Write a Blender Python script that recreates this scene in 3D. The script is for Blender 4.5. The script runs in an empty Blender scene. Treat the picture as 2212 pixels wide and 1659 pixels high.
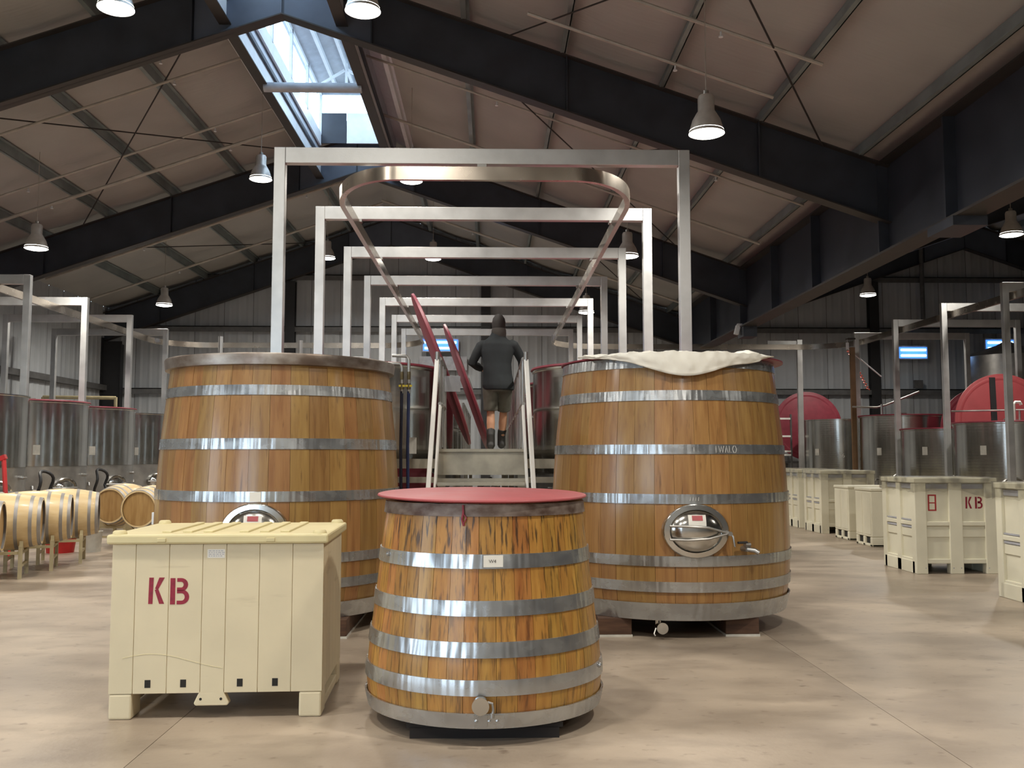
import bpy, math, random
from mathutils import Vector, Matrix, Euler
S = bpy.context.scene
C = S.collection
PI = math.pi
rad = math.radians

# ------------------------------------------------------------------ camera
cam_d = bpy.data.cameras.new('camera')
cam_d.sensor_width = 36.0
cam_d.lens = 2050.0 / 2212.0 * 36.0
cam_d.clip_end = 200
cam = bpy.data.objects.new('camera', cam_d)
cam.location = (0, 0, 1.5)
cam.rotation_euler = (rad(90 + 4.366), 0, rad(-1.282))
C.objects.link(cam)
S.camera = cam

# ------------------------------------------------------------------ world, exposure
S.view_settings.view_transform = 'Standard'
S.view_settings.look = 'None'
S.view_settings.gamma = 1.0
S.view_settings.use_curve_mapping = False
S.view_settings.exposure = 0.14
W = bpy.data.worlds.new('overcast_sky')
S.world = W
W.use_nodes = True
bgn = W.node_tree.nodes['Background']
bgn.inputs['Color'].default_value = (0.68, 0.84, 1.0, 1)
bgn.inputs['Strength'].default_value = 6.0
LAMP_W = 132.0
LAMP_COL = (1.0, 0.94, 0.84)

# ------------------------------------------------------------------ materials
def nd(nt, typ, **kw):
    n = nt.nodes.new(typ)
    for k, v in kw.items():
        if k in n.inputs: n.inputs[k].default_value = v
        else: setattr(n, k, v)
    return n

def mat(name, col, rough=0.5, metal=0.0, var=0.12, scale=(6, 6, 6), bump=0.0, bscale=None, rvar=0.1,
        col2=None, rnd=0.0, emit=None, detail=4.0, bdetail=3.0, coat=0.0, lo=0.35, hi=0.65, spec=0.5, rndhue=None):
    m = bpy.data.materials.new(name)
    m.use_nodes = True
    nt = m.node_tree
    b = nt.nodes['Principled BSDF']
    tc = nd(nt, 'ShaderNodeTexCoord')
    mp = nd(nt, 'ShaderNodeMapping')
    mp.inputs['Scale'].default_value = scale
    nt.links.new(tc.outputs['Object'], mp.inputs['Vector'])
    oi = nd(nt, 'ShaderNodeObjectInfo')
    ml = nd(nt, 'ShaderNodeMath', operation='MULTIPLY')
    ml.inputs[1].default_value = 37.0
    nt.links.new(oi.outputs['Random'], ml.inputs[0])
    nz = nd(nt, 'ShaderNodeTexNoise', noise_dimensions='4D')
    nz.inputs['Scale'].default_value = 1.0
    nz.inputs['Detail'].default_value = detail
    nt.links.new(mp.outputs[0], nz.inputs['Vector'])
    nt.links.new(ml.outputs[0], nz.inputs['W'])
    rp = nd(nt, 'ShaderNodeValToRGB')
    c2 = col2 if col2 else tuple(max(0, x * (1 - 2.2 * var)) for x in col)
    rp.color_ramp.elements[0].position = lo
    rp.color_ramp.elements[1].position = hi
    rp.color_ramp.elements[0].color = (*c2, 1)
    rp.color_ramp.elements[1].color = (*col, 1)
    nt.links.new(nz.outputs['Fac'], rp.inputs['Fac'])
    out = rp.outputs['Color']
    if rnd > 0:
        hs = nd(nt, 'ShaderNodeHueSaturation')
        mr = nd(nt, 'ShaderNodeMapRange')
        mr.inputs['To Min'].default_value = 1 - rnd
        mr.inputs['To Max'].default_value = 1 + rnd
        nt.links.new(oi.outputs['Random'], mr.inputs['Value'])
        nt.links.new(mr.outputs[0], hs.inputs['Value'])
        if rndhue:
            mr2 = nd(nt, 'ShaderNodeMapRange')
            m3 = nd(nt, 'ShaderNodeMath', operation='MULTIPLY'); m3.inputs[1].default_value = 7.31
            m4 = nd(nt, 'ShaderNodeMath', operation='FRACT')
            nt.links.new(oi.outputs['Random'], m3.inputs[0]); nt.links.new(m3.outputs[0], m4.inputs[0])
            mr2.inputs['To Min'].default_value = 0.5 - rndhue
            mr2.inputs['To Max'].default_value = 0.5 + rndhue
            nt.links.new(m4.outputs[0], mr2.inputs['Value'])
            nt.links.new(mr2.outputs[0], hs.inputs['Hue'])
        nt.links.new(out, hs.inputs['Color'])
        out = hs.outputs['Color']
    nt.links.new(out, b.inputs['Base Color'])
    b.inputs['Metallic'].default_value = metal
    b.inputs['Specular IOR Level'].default_value = spec
    b.inputs['Coat Weight'].default_value = coat
    b.inputs['Coat Roughness'].default_value = 0.15
    if rvar > 0:
        mr = nd(nt, 'ShaderNodeMapRange')
        mr.inputs['To Min'].default_value = max(0.02, rough - rvar)
        mr.inputs['To Max'].default_value = min(1, rough + rvar)
        nt.links.new(nz.outputs['Fac'], mr.inputs['Value'])
        nt.links.new(mr.outputs[0], b.inputs['Roughness'])
    else:
        b.inputs['Roughness'].default_value = rough
    if bump > 0:
        mp2 = nd(nt, 'ShaderNodeMapping')
        mp2.inputs['Scale'].default_value = bscale or scale
        nt.links.new(tc.outputs['Object'], mp2.inputs['Vector'])
        n2 = nd(nt, 'ShaderNodeTexNoise')
        n2.inputs['Scale'].default_value = 1.0
        n2.inputs['Detail'].default_value = bdetail
        nt.links.new(mp2.outputs[0], n2.inputs['Vector'])
        bp = nd(nt, 'ShaderNodeBump')
        bp.inputs['Strength'].default_value = bump
        bp.inputs['Distance'].default_value = 0.01
        nt.links.new(n2.outputs['Fac'], bp.inputs['Height'])
        nt.links.new(bp.outputs[0], b.inputs['Normal'])
    if emit:
        b.inputs['Emission Color'].default_value = (*emit[0], 1)
        b.inputs['Emission Strength'].default_value = emit[1]
    return m

def mixdark(m, scale, col, lo, hi, amount=1.0, seedoff=5.0, zmask=None):
    """lay a second, sparser layer of stain or crack colour over a material's base colour"""
    nt = m.node_tree
    b = nt.nodes['Principled BSDF']
    src = b.inputs['Base Color'].links[0].from_socket
    tc = nd(nt, 'ShaderNodeTexCoord')
    mp = nd(nt, 'ShaderNodeMapping')
    mp.inputs['Scale'].default_value = scale
    mp.inputs['Location'].default_value = (seedoff, seedoff * 2, 0)
    nt.links.new(tc.outputs['Object'], mp.inputs['Vector'])
    nz = nd(nt, 'ShaderNodeTexNoise')
    nz.inputs['Scale'].default_value = 1
    nz.inputs['Detail'].default_value = 5
    nt.links.new(mp.outputs[0], nz.inputs['Vector'])
    mr = nd(nt, 'ShaderNodeMapRange')
    mr.inputs['From Min'].default_value = lo
    mr.inputs['From Max'].default_value = hi
    mr.inputs['To Min'].default_value = 0
    mr.inputs['To Max'].default_value = amount
    nt.links.new(nz.outputs['Fac'], mr.inputs['Value'])
    fac = mr.outputs[0]
    if zmask:
        sp = nd(nt, 'ShaderNodeSeparateXYZ')
        nt.links.new(tc.outputs['Object'], sp.inputs[0])
        m2 = nd(nt, 'ShaderNodeMapRange')
        m2.inputs['From Min'].default_value = zmask[0]
        m2.inputs['From Max'].default_value = zmask[1]
        m2.inputs['To Min'].default_value = zmask[2]
        m2.inputs['To Max'].default_value = 1
        nt.links.new(sp.outputs['Z'], m2.inputs['Value'])
        mu = nd(nt, 'ShaderNodeMath', operation='MULTIPLY')
        nt.links.new(fac, mu.inputs[0]); nt.links.new(m2.outputs[0], mu.inputs[1])
        fac = mu.outputs[0]
    mx = nd(nt, 'ShaderNodeMix', data_type='RGBA')
    nt.links.new(fac, mx.inputs[0])
    nt.links.new(src, mx.inputs[6])
    mx.inputs[7].default_value = (*col, 1)
    nt.links.new(mx.outputs[2], b.inputs['Base Color'])
    return m

M = {}
M['concrete'] = mat('concrete', (0.47, 0.385, 0.295), 0.40, 0, scale=(0.75, 1.0, 1), col2=(0.27, 0.215, 0.165), detail=12, bump=0.12, bscale=(25, 25, 25), rvar=0.22)
mixdark(M['concrete'], (0.55, 0.85, 1), (0.15, 0.118, 0.09), 0.50, 0.74, 0.65, 3.0)
mixdark(M['concrete'], (9, 14, 1), (0.12, 0.085, 0.06), 0.62, 0.74, 0.6, 8.0)
mixdark(M['concrete'], (1.8, 3.4, 1), (0.17, 0.132, 0.10), 0.50, 0.72, 0.5, 13.0)
M['joint'] = mat('joint', (0.05, 0.04, 0.033), 0.9)
M['oak_big'] = mat('oak_big', (0.345, 0.195, 0.060), 0.34, 0, scale=(26, 26, 1.6), col2=(0.235, 0.115, 0.034), rnd=0.13, rndhue=0.012, bump=0.10, bscale=(60, 60, 2), coat=0.35, rvar=0.06, lo=0.3, hi=0.68)
mixdark(M['oak_big'], (45, 45, 2.2), (0.10, 0.045, 0.014), 0.60, 0.74, 0.65, 4.0)
M['oak_vat'] = mat('oak_vat', (0.43, 0.215, 0.045), 0.40, 0, scale=(30, 30, 2.0), col2=(0.29, 0.12, 0.024), rnd=0.20, rndhue=0.014, bump=0.15, bscale=(70, 70, 2), coat=0.25, rvar=0.06, lo=0.3, hi=0.68)
mixdark(M['oak_vat'], (60, 60, 2.6), (0.035, 0.018, 0.008), 0.53, 0.64, 0.9, 2.0, zmask=(0.7, 1.12, 0.55))
M['vat_inside'] = mat('vat_inside', (0.10, 0.05, 0.03), 0.9)
M['galv'] = mat('galv', (0.50, 0.52, 0.53), 0.27, 0.85, scale=(7, 7, 12), col2=(0.41, 0.42, 0.43), detail=2.0, bdetail=0.5, bump=0.8, bscale=(24, 24, 1.2), rvar=0.12, rnd=0.08)
M['galv_rusty'] = mat('galv_rusty', (0.27, 0.22, 0.19), 0.5, 0.45, scale=(8, 8, 14), col2=(0.075, 0.038, 0.025), bump=0.3, bscale=(20, 20, 6), rvar=0.15)
M['band_collar'] = mat('band_collar', (0.42, 0.38, 0.34), 0.38, 0.75, scale=(5, 5, 9), col2=(0.20, 0.15, 0.12), bump=0.2, bscale=(14, 14, 3))
M['inox'] = mat('inox', (0.62, 0.61, 0.58), 0.17, 1.0, var=0.06, scale=(3, 3, 3), bump=0.04, bscale=(8, 8, 1), rvar=0.05)
M['inox_dull'] = mat('inox_dull', (0.46, 0.45, 0.43), 0.38, 0.9, var=0.12, scale=(5, 5, 5), rvar=0.1)
M['alu'] = mat('alu', (0.64, 0.645, 0.64), 0.40, 0.75, var=0.07, scale=(4, 4, 4), rvar=0.08, bump=0.05, bscale=(60, 60, 60))
M['rail_steel'] = mat('rail_steel', (0.62, 0.55, 0.47), 0.26, 0.95, var=0.10, scale=(3, 3, 3), rvar=0.08)
M['ladder'] = mat('ladder', (0.95, 0.94, 0.90), 0.45, 0.15, var=0.04)
M['deck_steel'] = mat('deck_steel', (0.46, 0.43, 0.35), 0.5, 0.4, var=0.14, scale=(5, 5, 5))
M['maroon'] = mat('maroon', (0.24, 0.028, 0.048), 0.48, 0, var=0.08, scale=(7, 7, 7), bump=0.05, bscale=(70, 70, 70))
M['vat_lid'] = mat('vat_lid', (0.33, 0.055, 0.062), 0.5, 0, var=0.05, scale=(5, 5, 5), bump=0.08, bscale=(90, 90, 90))
M['bin_cream'] = mat('bin_cream', (0.66, 0.57, 0.385), 0.55, 0, var=0.04, scale=(3, 3, 3), bump=0.03, bscale=(40, 40, 40))
mixdark(M['bin_cream'], (2, 2, 14), (0.42, 0.34, 0.21), 0.64, 0.75, 0.5, 2.0)
M['bin_lid'] = mat('bin_lid', (0.64, 0.555, 0.31), 0.5, 0, var=0.05, scale=(3, 3, 3))
M['bin_white'] = mat('bin_white', (0.72, 0.68, 0.53), 0.5, 0, var=0.04, scale=(3, 3, 3), bump=0.03, bscale=(40, 40, 40))
M['slot'] = mat('slot', (0.02, 0.018, 0.015), 0.9)
M['stencil'] = mat('stencil', (0.30, 0.012, 0.035), 0.6, 0, var=0.15, scale=(40, 40, 40))
M['stencil2'] = mat('stencil2', (0.42, 0.03, 0.03), 0.6, 0, var=0.15, scale=(40, 40, 40))
M['sticker'] = mat('sticker', (0.80, 0.77, 0.70), 0.5, 0, var=0.02)
M['ink'] = mat('ink', (0.10, 0.09, 0.08), 0.7)
M['red_print'] = mat('red_print', (0.50, 0.10, 0.11), 0.6)
M['chalk_glint'] = mat('chalk_glint', (0.75, 0.73, 0.68), 0.9, 0, var=0.15, scale=(50, 50, 50))
M['frame_steel'] = mat('frame_steel', (0.040, 0.047, 0.062), 0.45, 0, var=0.15, scale=(2, 2, 2), spec=0.45)
M['skylit_gusset'] = mat('skylit_gusset', (0.095, 0.112, 0.15), 0.42, 0, var=0.1, scale=(2, 2, 2))  # frame steel lightened and blued, skylight glow put into the colour
M['flange'] = mat('flange', (0.042, 0.036, 0.033), 0.5, 0, var=0.15, scale=(2, 2, 2))  # dark steel browned, warm bounce from the floor put into the colour
M['purlin'] = mat('purlin', (0.31, 0.36, 0.36), 0.45, 0.3, var=0.15, scale=(2, 2, 2))
M['liner'] = mat('liner', (0.42, 0.415, 0.395), 0.8, 0, scale=(0.8, 0.8, 0.8), col2=(0.36, 0.352, 0.335), bump=0.5, bscale=(1.2, 14, 3), rnd=0.05)
M['wallpanel'] = mat('wallpanel', (0.42, 0.44, 0.46), 0.6, 0, scale=(1, 1, 1), col2=(0.36, 0.38, 0.40), rnd=0.04)
M['girt'] = mat('girt', (0.14, 0.14, 0.14), 0.55, 0.3)
M['pipe'] = mat('pipe', (0.48, 0.45, 0.40), 0.45, 0.2, var=0.1)
M['rod'] = mat('rod', (0.035, 0.03, 0.028), 0.6)
M['white_steel'] = mat('white_steel', (0.78, 0.82, 0.86), 0.4, 0, var=0.04)
M['monitor_roof'] = mat('monitor_roof', (0.50, 0.54, 0.60), 0.5, 0.2, var=0.08)
M['reflector'] = mat('reflector', (0.58, 0.56, 0.53), 0.35, 0.5, var=0.08, scale=(9, 9, 9))
M['lens'] = mat('lens', (1, 1, 1), 0.4, emit=((1.0, 0.97, 0.88), 9.0))
M['black'] = mat('black', (0.02, 0.02, 0.022), 0.5)
M['darkwood'] = mat('darkwood', (0.11, 0.055, 0.03), 0.7, 0, scale=(4, 30, 30), col2=(0.05, 0.022, 0.012), rnd=0.1)
M['pallet_black'] = mat('pallet_black', (0.018, 0.013, 0.011), 0.8, 0, scale=(4, 30, 30), rnd=0.1)
M['shim'] = mat('shim', (0.62, 0.60, 0.54), 0.6)
M['cloth'] = mat('cloth', (0.82, 0.79, 0.70), 0.75, 0, var=0.03, bump=0.3, bscale=(9, 9, 9))
M['barrel_wood'] = mat('barrel_wood', (0.80, 0.62, 0.35), 0.45, 0, scale=(2, 14, 14), col2=(0.68, 0.49, 0.24), rnd=0.08, coat=0.1)
M['barrel_head'] = mat('barrel_head', (0.44, 0.27, 0.10), 0.6, 0, scale=(3, 26, 3), col2=(0.33, 0.185, 0.06), rnd=0.05)
M['hoop_dull'] = mat('hoop_dull', (0.40, 0.38, 0.36), 0.5, 0.6, var=0.1)
M['rack'] = mat('rack', (0.52, 0.44, 0.26), 0.5, 0, var=0.1)
M['red'] = mat('red', (0.55, 0.02, 0.02), 0.45)
M['orange'] = mat('orange', (0.62, 0.08, 0.03), 0.45)
M['brown_post'] = mat('brown_post', (0.20, 0.11, 0.05), 0.6)
M['hose_blue'] = mat('hose_blue', (0.015, 0.03, 0.11), 0.45)
M['hose_dark'] = mat('hose_dark', (0.012, 0.015, 0.04), 0.45)
M['yellow'] = mat('yellow', (0.62, 0.50, 0.04), 0.45)
M['brass'] = mat('brass', (0.20, 0.16, 0.09), 0.4, 0.7)
M['jacket'] = mat('jacket', (0.018, 0.023, 0.026), 0.8, 0, var=0.15, scale=(8, 8, 8))
M['shorts'] = mat('shorts', (0.125, 0.12, 0.095), 0.85, 0, var=0.12, scale=(10, 10, 10))
M['skin'] = mat('skin', (0.60, 0.32, 0.19), 0.5, 0, var=0.05, scale=(9, 9, 9))
M['boot'] = mat('boot', (0.035, 0.033, 0.03), 0.6)
M['cap'] = mat('cap', (0.035, 0.03, 0.027), 0.8)
M['scarf'] = mat('scarf', (0.06, 0.052, 0.045), 0.9)
M['zap_blue'] = mat('zap_blue', (0.05, 0.12, 0.6), 0.4, emit=((0.06, 0.22, 1.0), 1.6))
M['zap_tube'] = mat('zap_tube', (0.8, 0.9, 1.0), 0.4, emit=((0.45, 0.75, 1.0), 6.0))
M['grey_box'] = mat('grey_box', (0.42, 0.42, 0.45), 0.5)

# stainless tank jacket with dimples
def dimple(name, base, rough):
    m = mat(name, base, rough, 1.0, var=0.08, scale=(2, 2, 2), rvar=0.04)
    nt = m.node_tree
    tc = nd(nt, 'ShaderNodeTexCoord')
    vo = nd(nt, 'ShaderNodeTexVoronoi')
    vo.inputs['Scale'].default_value = 17
    vo.inputs['Randomness'].default_value = 0.15
    nt.links.new(tc.outputs['Object'], vo.inputs['Vector'])
    bp = nd(nt, 'ShaderNodeBump')
    bp.inputs['Strength'].default_value = 0.07
    bp.inputs['Distance'].default_value = 0.01
    nt.links.new(vo.outputs['Distance'], bp.inputs['Height'])
    nt.links.new(bp.outputs[0], nt.nodes['Principled BSDF'].inputs['Normal'])
    return m
M['dimple'] = dimple('dimple', (0.52, 0.51, 0.475), 0.19)

def glassy(name, col, trans, rough):
    m = bpy.data.materials.new(name)
    m.use_nodes = True
    nt = m.node_tree
    nt.nodes.clear()
    o = nd(nt, 'ShaderNodeOutputMaterial')
    t = nd(nt, 'ShaderNodeBsdfTransparent'); t.inputs[0].default_value = (*col, 1)
    g = nd(nt, 'ShaderNodeBsdfGlossy'); g.inputs['Roughness'].default_value = rough
    x = nd(nt, 'ShaderNodeMixShader')
    tc = nd(nt, 'ShaderNodeTexCoord')
    nz = nd(nt, 'ShaderNodeTexNoise'); nz.inputs['Scale'].default_value = 7
    nt.links.new(tc.outputs['Object'], nz.inputs['Vector'])
    mr = nd(nt, 'ShaderNodeMapRange')
    mr.inputs['From Min'].default_value = 0.45; mr.inputs['From Max'].default_value = 0.7
    mr.inputs['To Min'].default_value = 1 - trans; mr.inputs['To Max'].default_value = min(1, (1 - trans) * 2.6)
    nt.links.new(nz.outputs['Fac'], mr.inputs['Value'])
    nt.links.new(mr.outputs[0], x.inputs[0])
    nt.links.new(t.outputs[0], x.inputs[1]); nt.links.new(g.outputs[0], x.inputs[2])
    bp = nd(nt, 'ShaderNodeBump'); bp.inputs['Strength'].default_value = 0.6
    nt.links.new(nz.outputs['Fac'], bp.inputs['Height'])
    nt.links.new(bp.outputs[0], g.inputs['Normal'])
    nt.links.new(x.outputs[0], o.inputs['Surface'])
    return m
M['glass'] = glassy('glass', (0.95, 0.98, 1.0), 0.93, 0.05)
M['film'] = glassy('film', (0.97, 0.97, 0.95), 0.78, 0.22)

# ------------------------------------------------------------------ mesh builder
class MB:
    def __init__(s): s.v = []; s.f = []
    def add(s, vs, fs, mx=None):
        o = len(s.v)
        s.v += [tuple(mx @ Vector(p)) if mx else tuple(p) for p in vs]
        s.f += [tuple(i + o for i in f) for f in fs]
        return s
    def box(s, c, d, rot=None, taper=None):
        x, y, z = d[0] / 2, d[1] / 2, d[2] / 2
        t = taper or 1.0
        vs = [(-x * t, -y * t, -z), (x * t, -y * t, -z), (x * t, y * t, -z), (-x * t, y * t, -z), (-x, -y, z), (x, -y, z), (x, y, z), (-x, y, z)]
        fs = [(0, 3, 2, 1), (4, 5, 6, 7), (0, 1, 5, 4), (1, 2, 6, 5), (2, 3, 7, 6), (3, 0, 4, 7)]
        mx = Matrix.Translation(c)
        if rot: mx = mx @ Euler(rot).to_matrix().to_4x4()
        return s.add(vs, fs, mx)
    def b2(s, lo, hi):
        return s.box([(a + b) / 2 for a, b in zip(lo, hi)], [b - a for a, b in zip(lo, hi)])
    def bar(s, p0, p1, w, h, up=(0, 0, 1)):
        p0 = Vector(p0); p1 = Vector(p1); d = (p1 - p0).normalized()
        u = Vector(up)
        if abs(d.dot(u)) > 0.99: u = Vector((0, 1, 0))
        sd = d.cross(u).normalized() * w / 2
        uu = sd.cross(d).normalized() * h / 2
        vs = [p + a * sd + b * uu for p in (p0, p1) for a, b in ((-1, -1), (1, -1), (1, 1), (-1, 1))]
        return s.add(vs, [(0, 3, 2, 1), (4, 5, 6, 7), (0, 1, 5, 4), (1, 2, 6, 5), (2, 3, 7, 6), (3, 0, 4, 7)])
    def sweep(s, pts, prof, closed=False):
        """prof: list of (side, up) offsets, swept along a path lying mostly in the xy plane"""
        n = len(pts); k = len(prof); vs = []
        P = [Vector(p) for p in pts]
        for i in range(n):
            a = P[i - 1] if (i > 0 or closed) else P[i]
            b = P[(i + 1) % n] if (i < n - 1 or closed) else P[i]
            d = (b - a).normalized()
            sd = d.cross(Vector((0, 0, 1))).normalized()
            up = sd.cross(d)
            vs += [P[i] + sd * q[0] + up * q[1] for q in prof]
        fs = []
        for i in range(n if closed else n - 1):
            j = (i + 1) % n
            for q in range(k):
                r = (q + 1) % k
                fs.append((i * k + q, i * k + r, j * k + r, j * k + q))
        if not closed:
            fs += [tuple(range(k))[::-1], tuple((n - 1) * k + q for q in range(k))]
        return s.add(vs, fs)
    def tube(s, pts, r, n=8, closed=False, flat=(1, 1)):
        P = [Vector(p) for p in pts]; m = len(P)
        R = r if isinstance(r, (list, tuple)) else [r] * m
        d0 = (P[1] - P[0]).normalized()
        u = Vector((0, 0, 1)) if abs(d0.z) < 0.9 else Vector((1, 0, 0))
        u = (u - d0 * u.dot(d0)).normalized()
        vs = []
        for i in range(m):
            a = P[i - 1] if (i > 0 or closed) else P[i]
            b = P[(i + 1) % m] if (i < m - 1 or closed) else P[i]
            d = (b - a).normalized()
            u = (u - d * u.dot(d)).normalized(); w = d.cross(u)
            for q in range(n):
                t = 2 * PI * q / n
                vs.append(P[i] + (u * math.cos(t) * flat[0] + w * math.sin(t) * flat[1]) * R[i])
        fs = []
        for i in range(m if closed else m - 1):
            j = (i + 1) % m
            for q in range(n):
                fs.append((i * n + q, i * n + (q + 1) % n, j * n + (q + 1) % n, j * n + q))
        if not closed:
            fs += [tuple(range(n))[::-1], tuple((m - 1) * n + q for q in range(n))]
        return s.add(vs, fs)
    def cyl(s, p0, p1, r, n=16): return s.tube([p0, p1], r, n)
    def lathe(s, prof, n=48, mx=None, closed=False):
        """prof: (r, z) list, revolved about z; closed joins last to first"""
        k = len(prof)
        vs = [(r * math.cos(2 * PI * i / n), r * math.sin(2 * PI * i / n), z) for i in range(n) for r, z in prof]
        fs = []
        for i in range(n):
            j = (i + 1) % n
            for q in range(k if closed else k - 1):
                r = (q + 1) % k
                fs.append((i * k + q, j * k + q, j * k + r, i * k + r))
        return s.add(vs, fs, mx)
    def loft(s, rings, cap=True):
        n = len(rings[0]); o = []
        for r in rings: o += r
        fs = [(i * n + q, i * n + (q + 1) % n, (i + 1) * n + (q + 1) % n, (i + 1) * n + q) for i in range(len(rings) - 1) for q in range(n)]
        if cap: fs += [tuple(range(n))[::-1], tuple((len(rings) - 1) * n + q for q in range(n))]
        return s.add(o, fs)
    def poly(s, pts, d0, d1, mx=None):
        """2-D polygon (x, z), extruded from y=d0 to y=d1"""
        n = len(pts)
        vs = [(x, d0, z) for x, z in pts] + [(x, d1, z) for x, z in pts]
        fs = [tuple(range(n)), tuple(range(n, 2 * n))[::-1]] + [(i, i + n, (i + 1) % n + n, (i + 1) % n) for i in range(n)]
        return s.add(vs, fs, mx)
    def mesh(s, name, m=None, smooth=False):
        me = bpy.data.meshes.new(name)
        me.from_pydata([tuple(p) for p in s.v], [], s.f)
        me.validate()
        import bmesh
        bm = bmesh.new(); bm.from_mesh(me)
        bmesh.ops.recalc_face_normals(bm, faces=bm.faces)
        bm.to_mesh(me); bm.free()
        if smooth:
            me.polygons.foreach_set('use_smooth', [True] * len(me.polygons))
            me.set_sharp_from_angle(angle=rad(38))
        if m: me.materials.append(M[m])
        return me
    def build(s, name, m, parent=None, smooth=False, bevel=0, loc=None):
        o = bpy.data.objects.new(name, s.mesh(name, m, smooth))
        C.objects.link(o)
        if parent: o.parent = parent
        if loc: o.location = loc
        if bevel:
            bv = o.modifiers.new('bevel', 'BEVEL'); bv.width = bevel; bv.segments = 2; bv.limit_method = 'ANGLE'
        return o

def empty(name, loc=(0, 0, 0), rz=0):
    o = bpy.data.objects.new(name, None)
    o.empty_display_size = 0.1
    C.objects.link(o); o.location = loc; o.rotation_euler = (0, 0, rz)
    return o
def tag(o, label, cat, group=None, kind=None):
    o['label'] = label
    o['category'] = cat
    if group: o['group'] = group
    if kind: o['kind'] = kind
    return o
def thing(name, label, cat, loc=(0, 0, 0), rz=0, group=None):
    return tag(empty(name, loc, rz), label, cat, group)
def struct(o, label=None):
    o['kind'] = 'structure'
    if label: o['label'] = label
    return o
def copy_tree(o, parent=None):
    c = o.copy(); C.objects.link(c)
    if parent: c.parent = parent
    for ch in list(o.children): copy_tree(ch, c)
    return c
def text_mesh(name, body, size, m, parent, mx, extrude=0.0006):
    cu = bpy.data.curves.new('lettering', 'FONT')
    cu.body = body; cu.size = size; cu.extrude = extrude
    cu.align_x = 'CENTER'; cu.align_y = 'CENTER'
    t = bpy.data.objects.new('lettering', cu); C.objects.link(t)
    bpy.context.view_layer.update()
    me = bpy.data.meshes.new_from_object(t)
    bpy.data.objects.remove(t)
    me.transform(mx)
    me.materials.clear(); me.materials.append(M[m])
    o = bpy.data.objects.new(name, me); C.objects.link(o); o.parent = parent
    return o
R90 = Matrix.Rotation(PI / 2, 4, 'X')   # text lying in xy -> standing in xz, facing -y

# ================================================================== the building
XR, XV, XR2, XE, XE2 = -3.16, 6.02, 15.2, -12.1, 24.4   # ridge, valley, second ridge, eaves
Y0, Y1 = -6.0, 30.0
ZB, SL, DW = 8.14, 0.343, 0.89                           # underside of rafter at ridge, slope, depth
def zb(x): return ZB - SL * (abs(x - XR) if x < XV else abs(x - XR2))
def zl(x): return zb(x) + DW + 0.22                      # liner
JX = [-14.07, -9.97, -5.87, -1.77, 2.33, 6.43, 10.53, 14.63, 18.73, 22.83, 26.0]
JY = [-6.2, 2.6, 12.9, 23.2, 30.4]
fl = struct(empty('floor'), 'stained bare concrete floor with saw-cut joints')
MB().b2((-12.4, Y0 - .2, -0.3), (24.8, 30.4, -0.051)).build('base', 'joint', fl)
for i in range(len(JX) - 1):
    for j in range(len(JY) - 1):
        a, b = max(JX[i], -12.4), min(JX[i + 1], 24.8)
        g = 0.002
        MB().b2((a + g, JY[j] + g * .3, -0.05), (b - g, JY[j + 1] - g * .3, 0)).build('slab', 'concrete', fl)

def wall_panels(parent, axis, pos, a0, a1, zf, w=0.915, face=1, hole=None, z0=0.0):
    """corrugated liner panels, each its own object"""
    n = int(math.ceil((a1 - a0) / w))
    for i in range(n):
        u0 = a0 + i * w; u1 = min(a1, u0 + w)
        lo = z0
        if hole and u1 > hole[0] + .01 and u0 < hole[1] - .01: lo = hole[2]
        mb = MB(); k = 12; pts = []
        for q in range(k + 1):
            t = u0 + 0.006 + (u1 - u0 - 0.012) * q / k
            dep = 0.0 if q in (0, k) else (0.028 if q % 4 == 2 else 0.012)
            pts.append((t, dep))
        vs = []
        for t, dep in pts:
            p = pos + face * dep
            zt = zf(t)
            vs += [(t, p, lo), (t, p, zt)] if axis == 'x' else [(p, t, lo), (p, t, zt)]
        fs = [(2 * q, 2 * q + 2, 2 * q + 3, 2 * q + 1) for q in range(k)]
        mb.add(vs, fs).build('wall_panel', 'wallpanel', parent)

wb = struct(empty('wall_back'), 'grey corrugated back wall')
MB().poly([(XE - .2, -.1), (XE2 + .2, -.1), (XE2 + .2, zl(XE2)), (XR2, zl(XR2)), (XV, zl(XV - .01)), (XR, zl(XR)), (XE - .2, zl(XE))], Y1 + .02, Y1 + .12).build('backing', 'joint', wb)
wall_panels(wb, 'x', Y1, XE, XE2, lambda x: zl(x) - 0.05, face=-1)
for z in (3.62, 5.58, 7.22):
    for (a, b) in ((XE, XV), (XV, XE2)):
        xr = XR if a < 0 else XR2
        hw = (zl(xr) - z) / SL
        a2, b2_ = max(a, xr - hw), min(b, xr + hw)
        mb = MB(); mb.bar((a2, Y1 - .13, z), (b2_, Y1 - .13, z), .20, .03); mb.bar((a2, Y1 - .22, z - .08), (b2_, Y1 - .22, z - .08), .02, .18)
        mb.build('girt', 'girt', wb)
wl = struct(empty('wall_left'), 'grey corrugated left wall with an open doorway')
HOLE = (-1.6, 2.0, 4.3)
MB().b2((XE - .14, Y0, 0), (XE - .04, HOLE[0], zl(XE))).b2((XE - .14, HOLE[1], 0), (XE - .04, Y1, zl(XE))).b2((XE - .14, HOLE[0], HOLE[2]), (XE - .04, HOLE[1], zl(XE))).build('backing', 'joint', wl)
wall_panels(wl, 'y', XE, Y0, Y1, lambda y: zl(XE), w=0.914, face=1, hole=(HOLE[0], HOLE[1], HOLE[2]))
for z in (2.0, 3.62):
    MB().bar((XE + .12, HOLE[1] + .1, z), (XE + .12, Y1, z), .18, .16).build('girt', 'girt', wl)
wr = struct(empty('wall_right'), 'grey right wall')
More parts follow.
